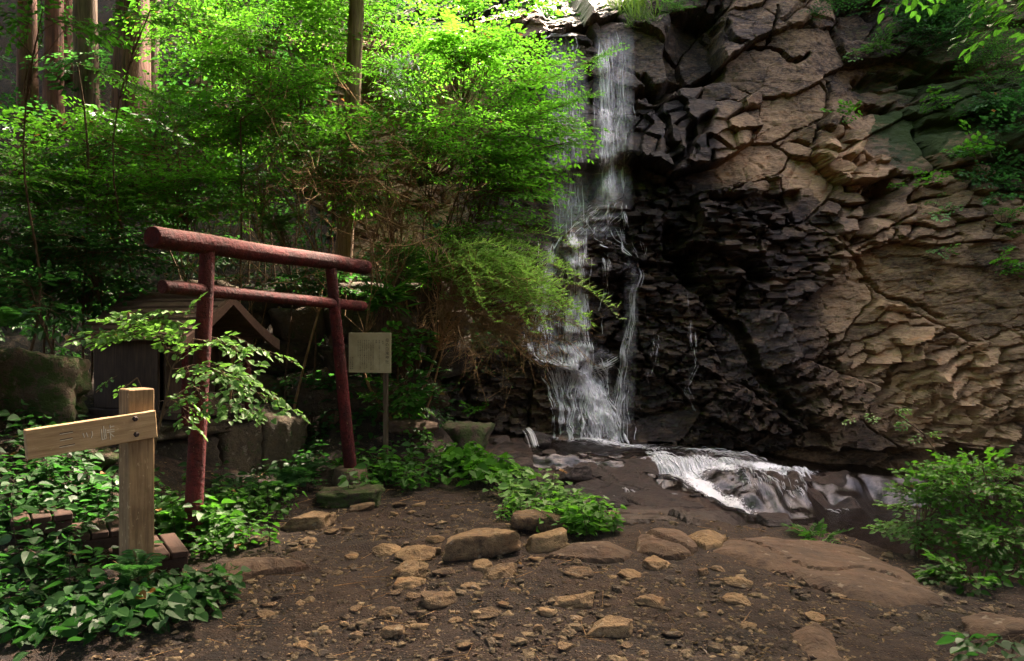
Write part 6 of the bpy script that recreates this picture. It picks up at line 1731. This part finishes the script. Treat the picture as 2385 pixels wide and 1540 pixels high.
# ------------------------------------------------------------------ trees
def tree(label, px, py, wpx, d, mat, lean=0.0, height=17.0, crown_z=10.0, crown_r=2.6, nclump=60, name='cedar_tree', group='tall trees on the slope', leafmat='leafdark', seed=0, n_side=20, flute=0.10, base_xy=None, clear=None):
    r = rng(seed)
    x = (px - CX) * d / F; rad = wpx * d / F / 2
    bx, by_ = (x, d) if base_xy is None else base_xy
    if base_xy is not None: rad = wpx
    bz = gz(bx, by_) - 0.15
    t = thing(name, (bx, by_, bz), label, 'tree', group)
    z = np.linspace(0, height, 40); prof = rad * (1 - 0.045 * z) ** 1.0 * (1 + 0.55 * np.exp(-z / 0.35)); prof = np.maximum(prof, rad * 0.18)
    zr = (W(px, py, d)[2] - bz) if base_xy is None else 0
    P = np.stack([lean * (z - zr) + 0.05 * noise(z * 0.25, seed, 0, 3), 0.05 * noise(z * 0.25, seed, 9, 3), z], 1)
    mb = MB().tube(P, prof, n_side, True, flute, seed); mb.build('trunk', M[mat], t, True)
    p = Plant(seed + 5000)
    for k in range(nclump):
        zz = crown_z + (height - crown_z) * r.uniform(0, 1) ** 0.9
        a = r.uniform(0, 6.28); rr = crown_r * (1.05 - 0.75 * (zz - crown_z) / (height - crown_z)) * r.uniform(0.25, 1.0)
        q_ = np.array([lean * (zz - zr) + rr * math.cos(a), rr * math.sin(a), zz + r.normal(0, .2)])
        if clear is not None and clear(q_[0] + bx, q_[1] + by_): continue
        p.limb(np.array([lean * (zz - zr), 0, zz - 0.15 * rr]), q_, 0.025, 0.008, 0.06, 5, 4)
        for _ in range(2): p.spray('hornbeam', q_ + r.normal(0, .15, 3), np.array([math.cos(a), math.sin(a), r.normal(-.1, .15)]) + r.normal(0, .3, 3), 1.7, .3, lvl=.5)
    if p.lv: put('crown', mesh('crown', np.concatenate(p.lv), np.concatenate(p.lq), attrs={'tint': np.concatenate(p.lt)}, smooth=False), M[leafmat], t)
    if p.tv: put('branches', mesh('branches', np.concatenate(p.tv), np.concatenate(p.tq)), M[mat], t)
    return t
tree('slim dark trunk farthest left', 62, 200, 46, 13.0, 'cedar', .02, seed=11, nclump=24)
tree('narrow dark trunk just left of the grey one', 118, 150, 44, 14.0, 'cedar', .0, seed=12, nclump=20)
tree('shadowed trunk hidden between the two left trunks and the grey one', 152, 150, 40, 14.8, 'cedar', .0, seed=13, nclump=20)
tree('smooth grey-brown trunk beside the thick red-brown one', 197, 150, 58, 13.4, 'greybark', .01, seed=14, nclump=24, flute=.05)
tree('thick red-brown fluted cedar trunk', 305, 150, 84, 12.6, 'cedar', .015, seed=15, nclump=34, flute=.16)
tree('grey trunk close against the thick red-brown cedar', 349, 150, 40, 13.0, 'greybark', .0, seed=16, nclump=20)
tree('tan sunlit trunk standing alone left of the falls', 818, 200, 46, 9.5, 'tanbark', .045, seed=17, height=10.5, nclump=70, crown_z=5.9, crown_r=1.5, name='tan_trunk_tree', leafmat='leafmid', flute=.06)  # crown lowered and thickened out of view to shade the lower left
tree('dark trunk on the bank behind the bright pinnate leaves', 1160, 40, 34, 16.5, 'greybark', .0, seed=18, nclump=16)
tree('brown trunk just above the waterfall lip', 1352, 40, 30, 16.2, 'cedar', .0, seed=19, nclump=16)
tree('slim trunk at the top edge between the pinnate leaves and the lip', 1270, 30, 22, 17.0, 'cedar', .0, seed=20, nclump=16)

def copy_tree(src, base, rot, sc, label, group):
    o = src.copy(); C.objects.link(o); o.location = base; o.rotation_euler = (0, 0, rot); o.scale = (sc, sc, sc) if np.isscalar(sc) else sc; o['label'] = label; o['group'] = group
    for ch in src.children:
        c = ch.copy(); C.objects.link(c); c.parent = o
    return o
# unseen trees added above the cliff and round the viewer so their crowns shade the path
GA, GB = 'unseen trees added above the cliff for shade', 'trees added outside the view to shade the path'
big = tree('unseen leafy tree added for shade above the dry right-hand half of the cliff', 0, 0, 0.22, 0, 'greybark', 0.0, 10.0, 2.2, 3.0, 190, 'added_shade_tree', GA, 'leafmid', 31, 12, .06, (7.6, 17.0))
for k, (x, y, z, rt, sc, lab, gr) in enumerate([
    (10.2, 17.4, 10.7, 1.0, 1.0, 'second added shade tree from the falls above the cliff', GA), (12.6, 15.0, 10.7, 2.1, 1.05, 'added shade tree above the right-hand end of the cliff', GA),
    (9.2, 20.6, 10.7, 4.2, 1.2, 'tallest added shade tree set back above the cliff', GA)    , (-7.4, 0.2, 0.1, 0.6, 1.0, 'added shade tree with a crown near the ground, behind the viewer on the left', GB), (-8.8, 4.4, 0.8, 5.2, 1.05, 'added shade tree with a crown near the ground beyond the left edge', GB)]):
    copy_tree(big, (x, y, z), rt, sc, lab, gr)

tall = tree('tall shade tree added beyond the left edge, over the shrine', 0, 0, 0.24, 0, 'greybark', 0.0, 13.5, 5.6, 3.4, 210, 'added_shade_tree', GB, 'leafmid', 37, 12, .06, (-6.6, 7.6))  # unseen tree added to shade the shrine and the left slope
copy_tree(tall, (-9.5, 11.0, 2.0), 0.3, 1.0, 'tall shade tree added on the slope beyond the left edge', GB)
low = tree('spreading low-crowned shade tree added beside the viewer, to the left', 0, 0, 0.14, 0, 'greybark', 0.0, 7.4, 4.5, 3.3, 330, 'added_canopy_tree', GB, 'leafmid', 41, 10, .06, (-2.9, 1.7))  # canopy added over and round the viewer to darken the foreground
low.scale = (1.25, 1.25, 1.25)
for k, (x, y, z, rt, sc, lab) in enumerate([
    (3.1, 2.1, -0.1, 2.9, 1.32, 'spreading low-crowned shade tree added beside the viewer, to the right'), (0.2, -3.0, 0.0, 4.4, 1.0, 'spreading low-crowned shade tree added straight behind the viewer'),
    (-5.4, -1.6, 0.0, 0.8, 1.0, 'spreading low-crowned shade tree added behind the viewer, to the left'), (5.4, -1.6, 0.0, 5.0, 1.0, 'spreading low-crowned shade tree added behind the viewer, to the right'),
    (-5.8, 3.0, 0.6, 1.9, 1.0, 'spreading low-crowned shade tree added beyond the left edge by the plank steps'), (5.9, 3.4, -0.7, 3.6, 1.1, 'spreading low-crowned shade tree added on the right bank beyond the edge'),
    (-4.3, 5.9, 0.3, 2.4, (1.6, 1.6, 1.5), 'large spreading shade tree added beyond the left edge, arching over the torii gate')]):
    copy_tree(low, (x, y, z), rt, sc, lab, GB)
# dark undergrowth of the wood behind the trunks
NSEED[0] += 1; p = Plant(NSEED[0]); r = p.r
for k in range(620):
    x = r.uniform(-13, -0.5); y = r.uniform(11.6, 22)
    z = gz(x, y)
    p.spray('hornbeam' if k % 3 else 'maple', np.array([x, y, z + r.uniform(0.1, 1.5)]), np.array([r.normal(0, .8), -0.7, r.normal(.1, .3)]), r.uniform(1.0, 1.9), .3, lvl=.45)
for k in range(240):
    x = r.uniform(-8.5, -1.3); y = r.uniform(8.9, 12.0); z = gz(x, y)
    p.spray('maple' if k % 2 else 'hornbeam', np.array([x, y, z + r.uniform(0.05, 0.6)]), np.array([r.normal(0, .8), -0.7, r.normal(.1, .3)]), r.uniform(0.8, 1.3), .3, lvl=.6)
V = np.concatenate(p.lv)
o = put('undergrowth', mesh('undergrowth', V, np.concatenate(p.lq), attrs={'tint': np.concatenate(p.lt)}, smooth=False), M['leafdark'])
o['kind'] = 'stuff'; o['label'] = 'dark leafy undergrowth covering the wooded slope behind the trunks'

# fallen leaves and broken twigs on the path
NSEED[0] += 1; r = rng(NSEED[0]); n = 1500
y = 3.0 + 5.2 * r.uniform(0, 1, n) ** 1.3; x = r.uniform(-0.55, 0.5, n) * y
ok = (y < bank_y(x) - 0.05); x, y = x[ok], y[ok]; n = len(x)
a = r.uniform(0, 6.28, n); L = r.uniform(0.015, 0.05, n)
D = nrm(np.stack([np.cos(a), np.sin(a), r.normal(0, .18, n)], 1)); N = nrm(np.stack([r.normal(0, .3, n), r.normal(0, .3, n), np.ones(n)], 1)); N = nrm(N - D * (N * D).sum(1, keepdims=True))
V, q, t = leaf_mesh(np.stack([x, y, ground_z(x, y) + 0.014], 1), D, N, L, L * r.uniform(.2, .55, n), r.uniform(0, 1, n), .3, .2)
M['litter'] = leaf_material('dry fallen leaf', (0.05, 0.028, 0.014), (0.30, 0.20, 0.09), (0.12, 0.07, 0.03), 0.15)
o = put('fallen_leaves', mesh('fallen_leaves', V, q, attrs={'tint': t}, smooth=False), M['litter']); o['kind'] = 'stuff'; o['label'] = 'small dry leaves and straw scattered over the dirt path'
n = 260; y = 3.1 + 5 * r.uniform(0, 1, n); x = r.uniform(-0.55, 0.45, n) * y; a = r.uniform(0, 6.28, n); L = r.uniform(0.05, 0.2, n)
z = ground_z(x, y) + 0.012
P0 = np.stack([x, y, z], 1); x2, y2 = x + np.cos(a) * L, y + np.sin(a) * L; P1 = np.stack([x2, y2, ground_z(x2, y2) + r.uniform(.008, .03, n)], 1)
V, q = prism_mesh(P0, P1, r.uniform(.0015, .004, n), r.uniform(.001, .002, n))
o = put('fallen_twigs', mesh('fallen_twigs', V, q), M['drytwig']); o['kind'] = 'stuff'; o['label'] = 'thin broken twigs scattered over the dirt path'
